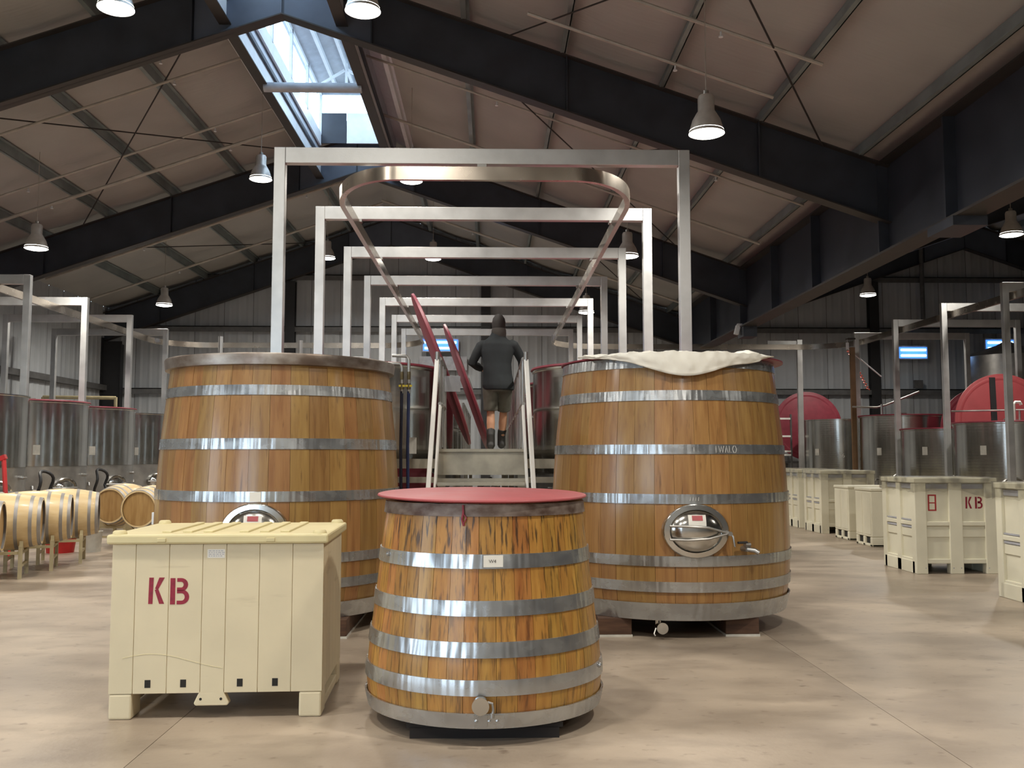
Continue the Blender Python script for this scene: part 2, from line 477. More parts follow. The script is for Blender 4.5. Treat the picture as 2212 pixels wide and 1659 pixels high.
MB().b2((XE2, Y0, 0), (XE2 + .1, Y1, zl(XE2))).build('backing', 'wallpanel', wr)
wf = struct(empty('wall_front'), 'wall behind the viewer')
MB().poly([(XE - .2, 4.3), (XE2 + .2, 4.3), (XE2 + .2, zl(XE2)), (XR2, zl(XR2)), (XV, zl(XV - .01)), (XR, zl(XR)), (XE - .2, zl(XE))], Y0 - .12, Y0 - .02).b2((XE - .2, Y0 - .12, 0), (-9.2, Y0 - .02, 4.3)).b2((-4.2, Y0 - .12, 0), (XE2 + .2, Y0 - .02, 4.3)).build('backing', 'wallpanel', wf)
MB().b2((-40, -60, -.5), (-12.5, 60, -.02)).b2((-12.5, -60, -.5), (30, Y0 - .25, -.02)).build('yard', 'concrete', fl)

# ceiling: liner strips between purlins, bay by bay
ce = struct(empty('ceiling'), 'taupe insulated roof liner carried on galvanised purlins')
OW = 0.80                                    # half width of the ridge opening
MY0, MY1 = 6.8, 21.6                         # length of the ridge monitor
def strip(xa, xb, ya, yb, m_='liner'):
    mb = MB(); k = 6; vs = []
    for q in range(k + 1):
        t = q / k; x = xa + (xb - xa) * t
        z = zl(xa + 1e-4) + (zl(xb - 1e-4) - zl(xa + 1e-4)) * t - 0.05 * math.sin(PI * t)
        for y in (ya, yb):
            vs += [(x, y, z), (x, y, z + .12)]
    fs = []
    for q in range(k):
        a = 4 * q
        fs += [(a, a + 4, a + 6, a + 2), (a + 1, a + 3, a + 7, a + 5), (a, a + 1, a + 5, a + 4), (a + 2, a + 6, a + 7, a + 3)]
    fs += [(0, 2, 3, 1), (4 * k, 4 * k + 1, 4 * k + 3, 4 * k + 2)]
    mb.add(vs, fs).build('roof_panel', m_, ce, smooth=True)
PX = [1.27 + 1.5 * k for k in range(6)]      # purlin distance from ridge
bays = [(Y0, 6.0), (6.0, 14.0), (14.0, 22.0), (22.0, Y1)]
for (xr, xe_l, xe_r, mon) in ((XR, XE, XV, True), (XR2, XV, XE2, False)):
    for sgn, xe in ((-1, xe_l), (1, xe_r)):
        lim = abs(xe - xr)
        ed = [0.0, OW + .1] + [p for p in PX if p < lim - .3] + [lim]
        for a, b in zip(ed[:-1], ed[1:]):
            for (ya, yb) in bays:
                segs = [(ya, yb)]
                if mon and b <= OW + .11:
                    segs = [(max(ya, s0), min(yb, s1)) for s0, s1 in ((Y0, MY0), (MY1, Y1)) if min(yb, s1) > max(ya, s0) + .01]
                for s0, s1 in segs:
                    x1, x2 = xr + sgn * a, xr + sgn * b
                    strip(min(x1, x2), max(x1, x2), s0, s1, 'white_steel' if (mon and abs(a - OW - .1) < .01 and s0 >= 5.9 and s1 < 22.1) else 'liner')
        for p in PX:
            if p < lim - .3:
                x = xr + sgn * p; z = zb(x) + DW + .01
                for (ya, yb) in bays:
                    mb = MB()
                    mb.b2((x - .008, ya, z), (x + .008, yb, z + .2)); mb.b2((x - .07, ya, z), (x + .01, yb, z + .014)); mb.b2((x - .01, ya, z + .186), (x + .07, yb, z + .2))
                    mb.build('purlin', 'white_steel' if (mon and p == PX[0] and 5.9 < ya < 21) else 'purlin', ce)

# steel frames
def rafter_seg(mb_w, mb_f, xa, xb, y):
    def bz(x, xr): return ZB - SL * abs(x - xr)
    xr = XR if max(xa, xb) <= XV + .01 else XR2
    za, zb_ = bz(xa, xr), bz(xb, xr)
    mb_w.add([(xa, y - .006, za), (xb, y - .006, zb_), (xb, y - .006, zb_ + DW), (xa, y - .006, za + DW),
              (xa, y + .006, za), (xb, y + .006, zb_), (xb, y + .006, zb_ + DW), (xa, y + .006, za + DW)],
             [(0, 1, 2, 3), (4, 7, 6, 5), (0, 4, 5, 1), (3, 2, 6, 7)])
    for dz in (0.0, DW - .02):
        vs = []
        for (x, z) in ((xa, za), (xb, zb_)):
            vs += [(x, y - .12, z + dz), (x, y + .12, z + dz), (x, y + .12, z + dz + .02), (x, y - .12, z + dz + .02)]
        mb_f.add(vs, [(0, 1, 5, 4), (1, 2, 6, 5), (2, 3, 7, 6), (3, 0, 4, 7), (0, 3, 2, 1), (4, 5, 6, 7)])
ordn = ['nearest', 'second', 'third', 'farthest']
for i, y in enumerate((6.0, 14.0, 22.0, 29.72)):
    for side, (xa, xm, xb) in (('left', (XE, XR, XV)), ('right', (XV, XR2, XE2))):
        r = struct(empty('rafter_frame'), '%s dark steel gable rafter of the %s roof' % (ordn[i], side))
        for a, b in ((xa, xm), (xm, xb)):
            w, f = MB(), MB()
            rafter_seg(w, f, a, b, y)
            w.build('rafter', 'frame_steel', r); f.build('flange', 'flange', r)
        for sgn in (-1, 1):
            for dd in (1.35, 4.3, 7.2):
                x = xm + sgn * dd; z = zb(x)
                MB().b2((x - .008, y - .1, z + .02), (x + .008, y + .1, z + DW - .02)).build('stiffener', 'frame_steel', r)
        # splice plates near the ridge
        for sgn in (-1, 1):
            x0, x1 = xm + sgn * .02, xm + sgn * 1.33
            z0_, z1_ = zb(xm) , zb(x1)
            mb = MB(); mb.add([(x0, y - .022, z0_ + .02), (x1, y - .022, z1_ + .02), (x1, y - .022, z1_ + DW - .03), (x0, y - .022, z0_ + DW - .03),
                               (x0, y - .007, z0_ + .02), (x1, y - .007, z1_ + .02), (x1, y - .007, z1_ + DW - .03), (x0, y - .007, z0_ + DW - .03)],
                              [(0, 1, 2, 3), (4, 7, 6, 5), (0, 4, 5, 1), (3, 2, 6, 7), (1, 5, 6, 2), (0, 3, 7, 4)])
            mb.build('skylit_gusset', 'skylit_gusset', r)
# valley girder
gd = struct(empty('valley_girder'), 'deep dark steel girder running front to back under the roof valley')
MB().b2((XV - .01, Y0, 4.56), (XV + .01, Y1, 6.0)).build('web', 'frame_steel', gd)
MB().b2((XV - .19, Y0, 4.52), (XV + .19, Y1, 4.555)).build('flange', 'flange', gd)
MB().b2((XV - .19, Y0, 5.90), (XV + .19, Y1, 5.93)).build('flange', 'flange', gd)
for y in (6.0, 9.0, 11.9, 14.0, 17.0, 19.5, 22.0, 25.0, 28.0):
    MB().b2((XV - .17, y - .02, 4.56), (XV + .17, y + .02, 5.9)).build('stiffener', 'frame_steel', gd)
MB().b2((XV - .16, 21.75, 4.28), (XV + .16, 22.25, 4.52)).build('bearing_block', 'frame_steel', gd)
MB().b2((XV - .22, 11.6, 4.40), (XV + .22, 12.3, 4.52)).build('bearing_block', 'frame_steel', gd)
# columns
for x, side in ((-6.31, 'second from the left corner'), (-.16, 'behind the walking person'), (12.2, 'right of the valley girder'), (18.3, 'far right')):
    c = struct(empty('column', (x, Y1 - .3, 0)), 'black steel back wall column, ' + side)
    h = zb(x) - .05
    MB().b2((-.15, -.02, 0), (.15, .0, h)).b2((-.15, .2, 0), (.15, .22, h)).b2((-.01, 0, 0), (.01, .2, h)).build('shaft', 'black', c)
for y, s in ((14.0, 'nearer'), (22.0, 'middle'), (29.6, 'corner')):
    c = struct(empty('column', (XE + .35, y, 0)), 'black steel left wall column, ' + s)
    MB().b2((-.3, -.12, 0), (-.28, .12, zb(XE) + .1)).b2((.28, -.12, 0), (.3, .12, zb(XE) - .1)).b2((-.28, -.01, 0), (.28, .01, zb(XE))).build('shaft', 'black', c)
dn = struct(empty('trim_1'), 'grey vertical downpipe on the back wall')
MB().cyl((13.75, Y1 - .35, 5.7), (13.75, Y1 - .35, zl(13.75) - .1), .07, 10).build('downpipe', 'girt', dn, smooth=True)

# ridge monitor: raised glazed skylight along the ridge
sk = struct(empty('window_1'), 'glazed ridge skylight raised above the roof')
ZK0, ZK1, ZK2 = zl(XR + OW) - .04, 9.95, 10.2
for sgn in (-1, 1):
    x = XR + sgn * OW
    MB().b2((x - .02, MY0, ZK0 - .25), (x + .02, MY1, ZK0 + .04)).build('curb', 'white_steel', sk)
    MB().b2((x - .03, MY0, ZK1 - .08), (x + .03, MY1, ZK1)).build('head_rail', 'white_steel', sk)
    n = 9
    for k in range(n + 1):
        y = MY0 + (MY1 - MY0) * k / n
        MB().b2((x - .03, y - .035, ZK0), (x + .03, y + .035, ZK1)).build('mullion', 'monitor_roof', sk)
        if k < n:
            yb = MY0 + (MY1 - MY0) * (k + 1) / n
            MB().b2((x - .003, y + .04, ZK0 + .1), (x + .003, yb - .04, ZK1 - .08)).build('pane', 'glass', sk)
    # roof of the monitor
    mb = MB()
    xe = XR + sgn * (OW + .12)
    mb.add([(XR, MY0 - .1, ZK2), (xe, MY0 - .1, ZK1), (xe, MY1 + .1, ZK1), (XR, MY1 + .1, ZK2), (XR, MY0 - .1, ZK2 + .05), (xe, MY0 - .1, ZK1 + .05), (xe, MY1 + .1, ZK1 + .05), (XR, MY1 + .1, ZK2 + .05)],
           [(0, 1, 2, 3), (4, 7, 6, 5), (0, 4, 5, 1), (1, 5, 6, 2), (2, 6, 7, 3), (3, 7, 4, 0)])
    mb.build('monitor_roof', 'monitor_roof', sk)
for dx in (-.42, -.05, .36):
    z = ZK2 - (ZK2 - ZK1) * abs(dx) / OW - .11
    MB().b2((XR + dx - .035, MY0, z), (XR + dx + .035, MY1, z + .1)).build('purlin', 'white_steel', sk)
for y in (10.5, 14.8, 16.9, 20.2):
    for sgn in (-1, 1):
        MB().bar((XR + sgn * (OW - .04), y, 9.45), (XR + sgn * .04, y, 9.90), .05, .05).build('brace', 'white_steel', sk)
    MB().bar((XR, y, 9.5), (XR, y, 10.05), .05, .05).build('brace', 'white_steel', sk)
for y, nm in ((MY0, 0), (MY1, 1)):
    MB().b2((XR - OW, y - .02, ZK0 - .2), (XR - .2, y + .02, 9.45)).build('end_panel', 'frame_steel', sk)
    MB().b2((XR - .19, y - .02, ZK0 - .2), (XR + OW, y + .02, 9.45)).build('end_panel', 'white_steel', sk)
    MB().b2((XR - OW, y - .02, ZK1 - .06), (XR + OW, y + .02, ZK2 - .02)).build('end_panel', 'monitor_roof', sk)
    MB().b2((XR - OW, y - .004, 9.45), (XR + OW, y + .004, ZK1 - .06)).build('pane', 'glass', sk)
for sgn, x in ((-1, XR - .86), (1, XR + .90)):
    b = struct(empty('ridge_beam', (x, 0, 0)), 'dark longitudinal steel beam on the %s edge of the skylight' % ('left' if sgn < 0 else 'right'))
    z = zb(x) + .16
    for ya, yb in ((6.02, 13.98), (14.02, 21.98)):
        MB().b2((-.09, ya, z), (.09, yb, z + .02)).build('flange', 'flange', b)
        MB().b2((-.012, ya, z + .02), (.012, yb, z + .40)).build('web', 'white_steel', b)  # dark beam's web coloured pale to stand for skylight falling on it
        MB().b2((-.06, ya, z + .40), (.06, yb, z + .47)).build('flange', 'frame_steel', b)
        MB().b2((-.012, ya, z + .47), (.012, yb, zl(x) + .02)).build('web', 'monitor_roof', b)
for y, w in ((10.2, 'nearer'), (16.35, 'middle'), (19.9, 'farther')):
    b = struct(empty('ridge_strut', (XR, y, 7.98)), 'blue-grey round strut across the skylight opening, ' + w)
    MB().cyl((-.84, 0, 0), (.88, 0, 0), .085, 16).build('strut', 'monitor_roof', b, smooth=True)

# ================================================================== pipes, rods and lamps under the roof
def slope_pts(y, xa, xb, dz, n=2):
    return [(xa + (xb - xa) * k / n, y, zb(xa + (xb - xa) * k / n) + DW + dz) for k in range(n + 1)]
pipes = [(11.6, XR + .9, 4.2, -.05, 'sprinkler pipe climbing the near right roof slope', .028),
         (12.7, .5, 3.9, -.16, 'lower sprinkler pipe with a capped end on the near right roof slope', .026),
         (15.6, -11.5, XR - .9, -.04, 'sprinkler pipe just behind the near left rafter', .03),
         (16.3, -11.5, XR - .9, -.12, 'second sprinkler pipe behind the near left rafter', .026),
         (15.3, XR + .9, 5.6, -.10, 'sprinkler pipe tight behind the near right rafter', .032),
         (16.6, XR + .9, 5.6, -.04, 'thin sprinkler pipe on the right slope behind the near rafter', .022),
         (18.9, -11.5, XR - .95, -.04, 'faint sprinkler pipe crossing the left slope mid bay', .026),
         (19.9, -11.5, XR - .9, -.12, 'bright sprinkler pipe crossing the left slope to the skylight', .04),
         (19.4, XR + .9, 5.6, -.10, 'sprinkler pipe on the right slope beside the skylight end', .03),
         (24.5, -11.5, XR, -.10, 'sprinkler pipe on the far left slope', .035),
         (27.3, -11.5, XR, -.15, 'last sprinkler pipe near the back wall, left slope', .035),
         (24.8, XR, 5.6, -.10, 'sprinkler pipe on the far right slope', .035),
         (27.0, XR, 5.6, -.15, 'last sprinkler pipe near the back wall, right slope', .035)]
for (y, xa, xb, dz, lab, r) in pipes:
    o = thing('sprinkler_pipe', 'grey ' + lab, 'pipe', (0, 0, 0))
    MB().tube(slope_pts(y, xa, xb, dz), r, 8).build('pipe', 'pipe', o, smooth=True)
    k = int(abs(xb - xa) / 3)
    for i in range(k):
        x = xa + (xb - xa) * (i + .6) / k
        z = zb(x) + DW + dz
        MB().cyl((x, y, z - .09), (x, y, z - r), .012, 6).cyl((x, y, z - .1), (x, y, z - .085), .03, 8).build('sprinkler_head', 'white_steel', o)
rods = [((-9.5, 14.1), (-4.2, 21.9)), ((-4.2, 14.1), (-9.5, 21.9)), ((-.9, 14.1), (4.4, 21.9)), ((4.4, 14.1), (-.9, 21.9)),
        ((.2, 6.1), (5.0, 13.9)), ((5.0, 6.1), (.2, 13.9)), ((-11, 22.1), (-5.5, 29.4)), ((1.0, 22.1), (5.0, 29.4))]
rl = ['on the left slope, top left to right', 'on the left slope, crossing the other way', 'on the right slope, falling towards the girder', 'on the right slope, falling towards the ridge',
      'on the near right slope, starting by the ridge', 'on the near right slope, starting by the girder', 'on the far left slope', 'on the far right slope']
for (a, b), l in zip(rods, rl):
    o = struct(empty('brace_rod'), 'thin dark cross bracing rod ' + l)
    MB().cyl((a[0], a[1], zb(a[0]) + DW - .06), (b[0], b[1], zb(b[0]) + DW - .06), .013, 6).build('rod', 'rod', o)

lamps = [(-4.5, 11.1, 6.85, 'top left corner of the view, before the near rafter'),
         (-1.55, 11.1, 6.85, 'just right of the ridge in front of the near rafter'),
         (2.59, 11.1, 5.37, 'alone before the dark near rafter on the right slope'),
         (-8.65, 18, 5.44, 'far left, middle distance'), (-4.43, 18, 6.81, 'left of the first aluminium frame'),
         (-1.54, 18, 6.79, 'seen under the front bend of the rail'), (2.63, 18, 5.34, 'beside the right leg of the second aluminium frame'),
         (10.14, 18, 5.80, 'at the right edge beyond the girder'), (-8.72, 25.3, 5.52, 'far back on the left slope'),
         (-4.40, 25.3, 6.81, 'far back, left of the ridge, beside the third frame'), (-1.56, 25.3, 6.80, 'far back, right of the ridge, under the third frame'),
         (2.57, 25.3, 5.36, 'far back on the right, behind the small frames'), (10.24, 25.3, 5.86, 'far back beyond the girder, before the black column'),
         (-8.7, 11.1, 5.45, 'out of view to the left'), (-4.5, 4.0, 6.85, 'overhead left of the viewer'), (-1.55, 4.0, 6.85, 'overhead near the viewer'),
         (2.6, 4.0, 5.37, 'overhead right of the viewer'), (-8.7, 4.0, 5.45, 'overhead far left'), (10.2, 11.1, 5.8, 'out of view to the right'),
         (10.2, 4.0, 5.8, 'overhead far right'), (-4.5, -3, 6.85, 'behind the viewer, left'), (-1.55, -3, 6.85, 'behind the viewer, middle'), (2.6, -3, 5.37, 'behind the viewer, right')]
lamp0 = None
for (x, y, z, lab) in lamps:
    if lamp0 is None:
        o = empty('pendant_lamp', (x, y, z)); lamp0 = o
        MB().lathe([(.195, .035), (.215, .0), (.21, .02), (.17, .16), (.125, .24), (.10, .28), (.10, .44), (.085, .47), (.0, .475)], 28).build('lamp_shade', 'reflector', o, smooth=True)
        MB().lathe([(0.0, -.028), (.12, -.024), (.19, -.008), (.208, .012), (.205, .04), (0, .04)], 28).build('lens', 'lens', o, smooth=True)
        MB().cyl((0, 0, .46), (0, 0, .53), .035, 12).build('cap', 'inox_dull', o, smooth=True)
    else:
        o = lamp0.copy(); C.objects.link(o); o.location = (x, y, z)
        for ch in list(lamp0.children):
            if ch.name.split('.')[0] in ('lamp_shade', 'lens', 'cap'):
                d = ch.copy(); C.objects.link(d); d.parent = o
    tag(o, 'lit bell-shaped pendant lamp ' + lab, 'lamp', 'pendant lamps hung from the roof')
    ztop = zl(x) - .05 - z
    if x == -1.54 or x == -1.55 or x == -1.56: ztop = min(ztop, zl(x) - z)
    MB().cyl((0, 0, .53), (0, 0, ztop), .006, 6).build('hanging_wire', 'pipe', o)
    ld = bpy.data.lights.new('lamp_light', 'AREA')
    ld.shape = 'DISK'; ld.size = .34; ld.energy = LAMP_W; ld.color = LAMP_COL; ld.spread = rad(165)
    lo = bpy.data.objects.new('lamp_light', ld); C.objects.link(lo)
    lo.parent = o; lo.location = (0, 0, -.035)

# ================================================================== aluminium portals and rail
def portal(x0, x1, y, lab, group, zt=4.77):
    o = thing('portal_frame', lab, 'metal frame', ((x0 + x1) / 2, y, 0), 0, group)
    h = (x1 - x0) / 2
    MB().b2((-h, -.05, 0.012), (-h + .12, .05, zt)).build('leg', 'alu', o, bevel=.004)
    MB().b2((h - .12, -.05, 0.012), (h, .05, zt)).build('leg', 'alu', o, bevel=.004)
    MB().b2((-h + .121, -.05, zt - .17), (h - .121, .05, zt)).build('crossbeam', 'alu', o, bevel=.004)
    for s in (-1, 1):
        MB().b2((s * (h - .06) - .11, -.1, 0), (s * (h - .06) + .11, .1, .012)).build('foot_plate', 'inox_dull', o)
    return o
nth = ['first', 'second', 'third', 'fourth', 'fifth', 'sixth', 'seventh']
for k in range(7):
    portal(-2.32, 2.14, 10.03 + 2.41 * k, '%s aluminium portal frame from the front in the centre row' % nth[k], 'centre row of portal frames', 4.80)
for k in range(4):
    portal(-11.25, -8.30, 17.15 + 2.43 * k, '%s aluminium portal frame from the front in the left row' % nth[k], 'left row of portal frames')
for k in range(4):
    portal(9.62, 12.7, 17.5 + 2.43 * k, '%s aluminium portal frame from the front in the right row' % nth[k], 'right row of portal frames')
def arc(cx, cy, rx, ry, a0, a1, n=14):
    return [(cx + rx * math.cos(rad(a0 + (a1 - a0) * i / n)), cy + ry * math.sin(rad(a0 + (a1 - a0) * i / n)), 4.525) for i in range(n + 1)]
rail = thing('hoist_rail', 'flat steel hoist rail bending round under the portal frames from row to row', 'rail')
path = [(-8.86, 7.0, 4.525), (-8.86, 24.6, 4.525)] + arc(-7.56, 24.6, 1.3, 1.3, 180, 90) + arc(-3.06, 24.6, 1.3, 1.3, 90, 0) + [(-1.76, 11.2, 4.525)]
path += arc(-1.01, 11.2, .75, 1.2, 180, 270) + [(.1, 10.0, 4.525)] + arc(.87, 11.2, .75, 1.2, 270, 360) + [(1.62, 24.7, 4.525)]
path += arc(2.92, 24.7, 1.3, 1.3, 180, 90) + arc(8.45, 24.6, 1.4, 1.4, 90, 0) + [(9.85, 7.0, 4.525)]
MB().sweep(path, [(-.03, -.072), (.03, -.072), (.03, .072), (-.03, .072)]).build('rail', 'rail_steel', rail, smooth=True)
for k in range(7):
    y = 10.03 + 2.41 * k
    for x in ((-1.76, 1.62) if k else (-.1,)):
        MB().b2((x - .05, y - .05, 4.597), (x + .05, y + .05, 4.63)).build('hanger', 'inox_dull', rail)
sp = thing('support_post', 'single slim aluminium post under the far right bend of the rail', 'post', (8.62, 26.2, 0))
MB().b2((-.07, -.05, 0), (.07, .05, 4.75)).build('post', 'alu', sp, bevel=.004)
MB().b2((-.9, -.04, 4.6), (-.07, .04, 4.72)).build('arm', 'alu', sp, bevel=.004)

# ================================================================== wooden vats
def interp(prof, z):
    for (z0, r0), (z1, r1) in zip(prof[:-1], prof[1:]):
        if z <= z1: return r0 + (r1 - r0) * max(0, (z - z0) / (z1 - z0))
    return prof[-1][1]
def wood_vat(o, prof, n, woodmat, seed, th=.05):
    rnd = random.Random(seed)
    ws = [rnd.uniform(.75, 1.3) for _ in range(n)]
    tot = sum(ws); a = rnd.uniform(0, 1)
    zs = [prof[0][0] + (prof[-1][0] - prof[0][0]) * k / 7 for k in range(8)]
    for w in ws:
        da = 2 * PI * w / tot
        gap = .0011
        rings = []
        off = rnd.uniform(-.0012, .0012)
        for z in zs:
            r = interp(prof, z) + off
            g = gap / r
            ring = [(r * math.cos(a + g + (da - 2 * g) * q / 3), r * math.sin(a + g + (da - 2 * g) * q / 3), z) for q in range(4)]
            ring += [((r - th) * math.cos(a + g + (da - 2 * g) * q / 3), (r - th) * math.sin(a + g + (da - 2 * g) * q / 3), z) for q in (3, 0)]
            rings.append(ring)
        MB().loft(rings).build('stave', woodmat, o, smooth=True)
        a += da
    r0 = interp(prof, prof[0][0] + .06) - th - .002
    MB().lathe([(0, prof[0][0] + .06), (r0, prof[0][0] + .06), (r0, prof[0][0] + .10), (0, prof[0][0] + .10)], 48).build('bottom_boards', 'vat_inside', o)
    rr = [(interp(prof, z) - th - .004, z) for z in zs]
    MB().lathe(rr, 48).build('inner_wall', 'vat_inside', o)
def hoop(o, prof, z0, z1, m='galv', t=.006, name='hoop'):
    r0, r1 = interp(prof, z0) + .002, interp(prof, z1) + .002
    k = 3
    P = [(interp(prof, z0 + (z1 - z0) * i / k) + .002 + t, z0 + (z1 - z0) * i / k) for i in range(k + 1)]
    P += [(interp(prof, z1) - .004, z1), (interp(prof, z0) - .004, z0)]
    MB().lathe(P, 72, closed=True).build(name, m, o, smooth=True)
def on_wall(prof, ang, z, out=0.0):
    """frame on the vat's wall: ang measured from -Y towards +X; local -y is outward"""
    r = interp(prof, z) + out
    return Matrix.Translation((r * math.sin(ang), -r * math.cos(ang), z)) @ Matrix.Rotation(ang, 4, 'Z')
def manway(o, prof, ang, z, rx, rz):
    m = on_wall(prof, ang, z)
    el = lambda a, b, y, n=40: [(a * math.cos(2 * PI * i / n), y, b * math.sin(2 * PI * i / n)) for i in range(n)]
    mb = MB()
    mb.loft([[tuple(m @ Vector(p)) for p in el(rx * s, rz * s, y)] for s, y in ((1.0, .06), (1.0, -.022), (.965, -.036), (.80, -.040), (.77, -.02), (.76, .02))], cap=False)
    door = mb.build('manway_frame', 'inox', o, smooth=True)
    mb = MB()
    mb.loft([[tuple(m @ Vector(p)) for p in el(rx * s, rz * s, y)] for s, y in ((.785, .01), (.78, -.028), (.72, -.045), (.60, -.066), (.42, -.082), (.2, -.090), (.02, -.092))])
    mb.build('manway_door', 'inox', o, smooth=True)
    mb = MB()
    for s in (1, -1):
        pts = [m @ Vector((-rx * .80, -.05, s * .055 - .01)), m @ Vector((-rx * .3, -.11, s * .055 - .01)), m @ Vector((rx * .3, -.108, s * .045 - .01)), m @ Vector((rx * .95, -.07, -.015))]
        mb.tube(pts, .010, 8)
    mb.tube([m @ Vector((rx * .95, -.03, -.015)), m @ Vector((rx * .95, -.11, -.015))], .018, 10)
    mb.tube([m @ Vector((rx * .97, -.085, -.01)), m @ Vector((rx * 1.03, -.10, -.04)), m @ Vector((rx * 1.08, -.10, -.12))], .008, 8)
    mb.build('clamp_arm', 'inox_dull', o, smooth=True)
    def lab_piece(nm, mm, x0, x1, t0, t1, lift):
        vs = []
        for q in range(5):
            u = x0 + (x1 - x0) * q / 4
            for k_ in range(5):
                w = t0 + (t1 - t0) * k_ / 4
                rho = math.sqrt((u / rx) ** 2 + (w / rz) ** 2)
                K = [(0, .0925), (.2, .090), (.42, .082), (.60, .066), (.72, .045), (.8, .03)]
                yy = .03
                for (r0_, y0_), (r1_, y1_) in zip(K[:-1], K[1:]):
                    if r0_ <= rho <= r1_: yy = y0_ + (y1_ - y0_) * (rho - r0_) / (r1_ - r0_)
                vs.append(tuple(m @ Vector((u, -yy - lift, w))))
        fs = [(q * 5 + k_, (q + 1) * 5 + k_, (q + 1) * 5 + k_ + 1, q * 5 + k_ + 1) for q in range(4) for k_ in range(4)]
        mb = MB(); mb.add(vs, fs); mb.build(nm, mm, o)
    lab_piece('warning_label', 'sticker', -.075, .07, .030, .135, .004)
    lab_piece('warning_print', 'red_print', -.045, .042, .090, .130, .006)

# --- right large vat
PR = [(.155, 1.035), (.30, 1.072), (.65, 1.092), (1.2, 1.08), (1.7, 1.04), (2.34, .968)]
vr = thing('wooden_fermenter', 'tall oak fermentation vat with white sheet on top, right of the aisle', 'wooden vat', (1.66, 8.9, 0), 0, None)
wood_vat(vr, PR, 46, 'oak_big', 3)
for z0, z1 in ((1.97, 2.055), (1.52, 1.60), (1.11, 1.19), (.60, .685), (.39, .475), (.157, .30)):
    hoop(vr, PR, z0, z1)
hoop(vr, PR, 2.25, 2.338, 'galv', .006, 'rim_band')
manway(vr, PR, .018, .89, .275, .22)
# chalk marks on the second hoop
mb = MB()
def stroke(p, ang0, z0, sc=1.0):
    pts = []
    for (u, w) in p:
        a = ang0 + u * sc / 1.06; z = z0 + w * sc
        r = interp(PR, z) + .0095
        pts.append((r * math.sin(a), -r * math.cos(a), z))
    mb.tube(pts, .0022, 4)
L = .055
for s in ([(0, 0), (0, L)], [(.025, L), (.037, 0), (.049, L), (.061, 0), (.073, L)], [(.085, 0), (.098, L), (.111, 0)], [(.125, L), (.125, 0), (.145, .003)],
          [(.165, 0), (.155, L * .5), (.165, L), (.185, L), (.195, L * .5), (.185, 0), (.165, 0)], [(-.19, .005), (-.19, L * .8)]):
    stroke(s, .20, 1.532)
mb.build('chalk_writing', 'chalk_glint', vr)
mb = MB()
for k in range(4): stroke([(k * .022, 0), (k * .022 + .004, .03)], -.02, 1.135)
mb.build('glint_strokes', 'chalk_glint', vr)  # pale strokes drawn as the small glints on the third hoop
m = on_wall(PR, .40, .74)
mb = MB(); mb.tube([m @ Vector((0, .05, 0)), m @ Vector((0, -.07, 0))], .022, 12).tube([m @ Vector((0, -.05, 0)), m @ Vector((.05, -.10, -.01)), m @ Vector((.075, -.12, -.03))], .02, 12)
mb.tube([m @ Vector((-.02, -.06, .035)), m @ Vector((.03, -.06, .035))], .02, 10)
mb.build('sample_valve', 'inox_dull', vr, smooth=True)
MB().tube([m @ Vector((.0, -.065, .055)), m @ Vector((-.10, -.075, .057))], .010, 8).build('valve_handle', 'black', vr, smooth=True)
mb = MB(); mb.cyl((-.27, -.93, .17), (-.27, -.93, .09), .03, 14).cyl((-.27, -.93, .10), (-.25, -1.02, .095), .032, 16).cyl((-.25, -1.02, .095), (-.25, -1.035, .095), .047, 20)
mb.build('drain_valve', 'inox', vr, smooth=True)
MB().tube([(-.30, -.99, .09), (-.32, -1.02, .05), (-.31, -1.03, .035)], .007, 6).build('valve_handle', 'inox_dull', vr)
for i, (x, lab) in enumerate(((-.62, 'left'), (.45, 'right'))):
    b = thing('timber_beam', 'dark wooden bearer beam under the %s side of the right oak vat' % lab, 'wood block', (1.66 + x, 8.9, 0))
    MB().b2((-.14, -.87, .018), (.14, .85, .155)).build('timber', 'darkwood', b, bevel=.004)
    MB().b2((-.145, -.88, 0), (.145, .86, .018)).build('shim_board', 'shim', b)
ld = MB().lathe([(0, 0.0), (1.0, 0.0), (1.03, .008), (1.03, .02), (1.0, .026), (0, .03)], 64).build('lid', 'maroon', vr, smooth=True, loc=(.04, .03, 2.341))
ld['label'] = 'maroon round lid under the white sheet'


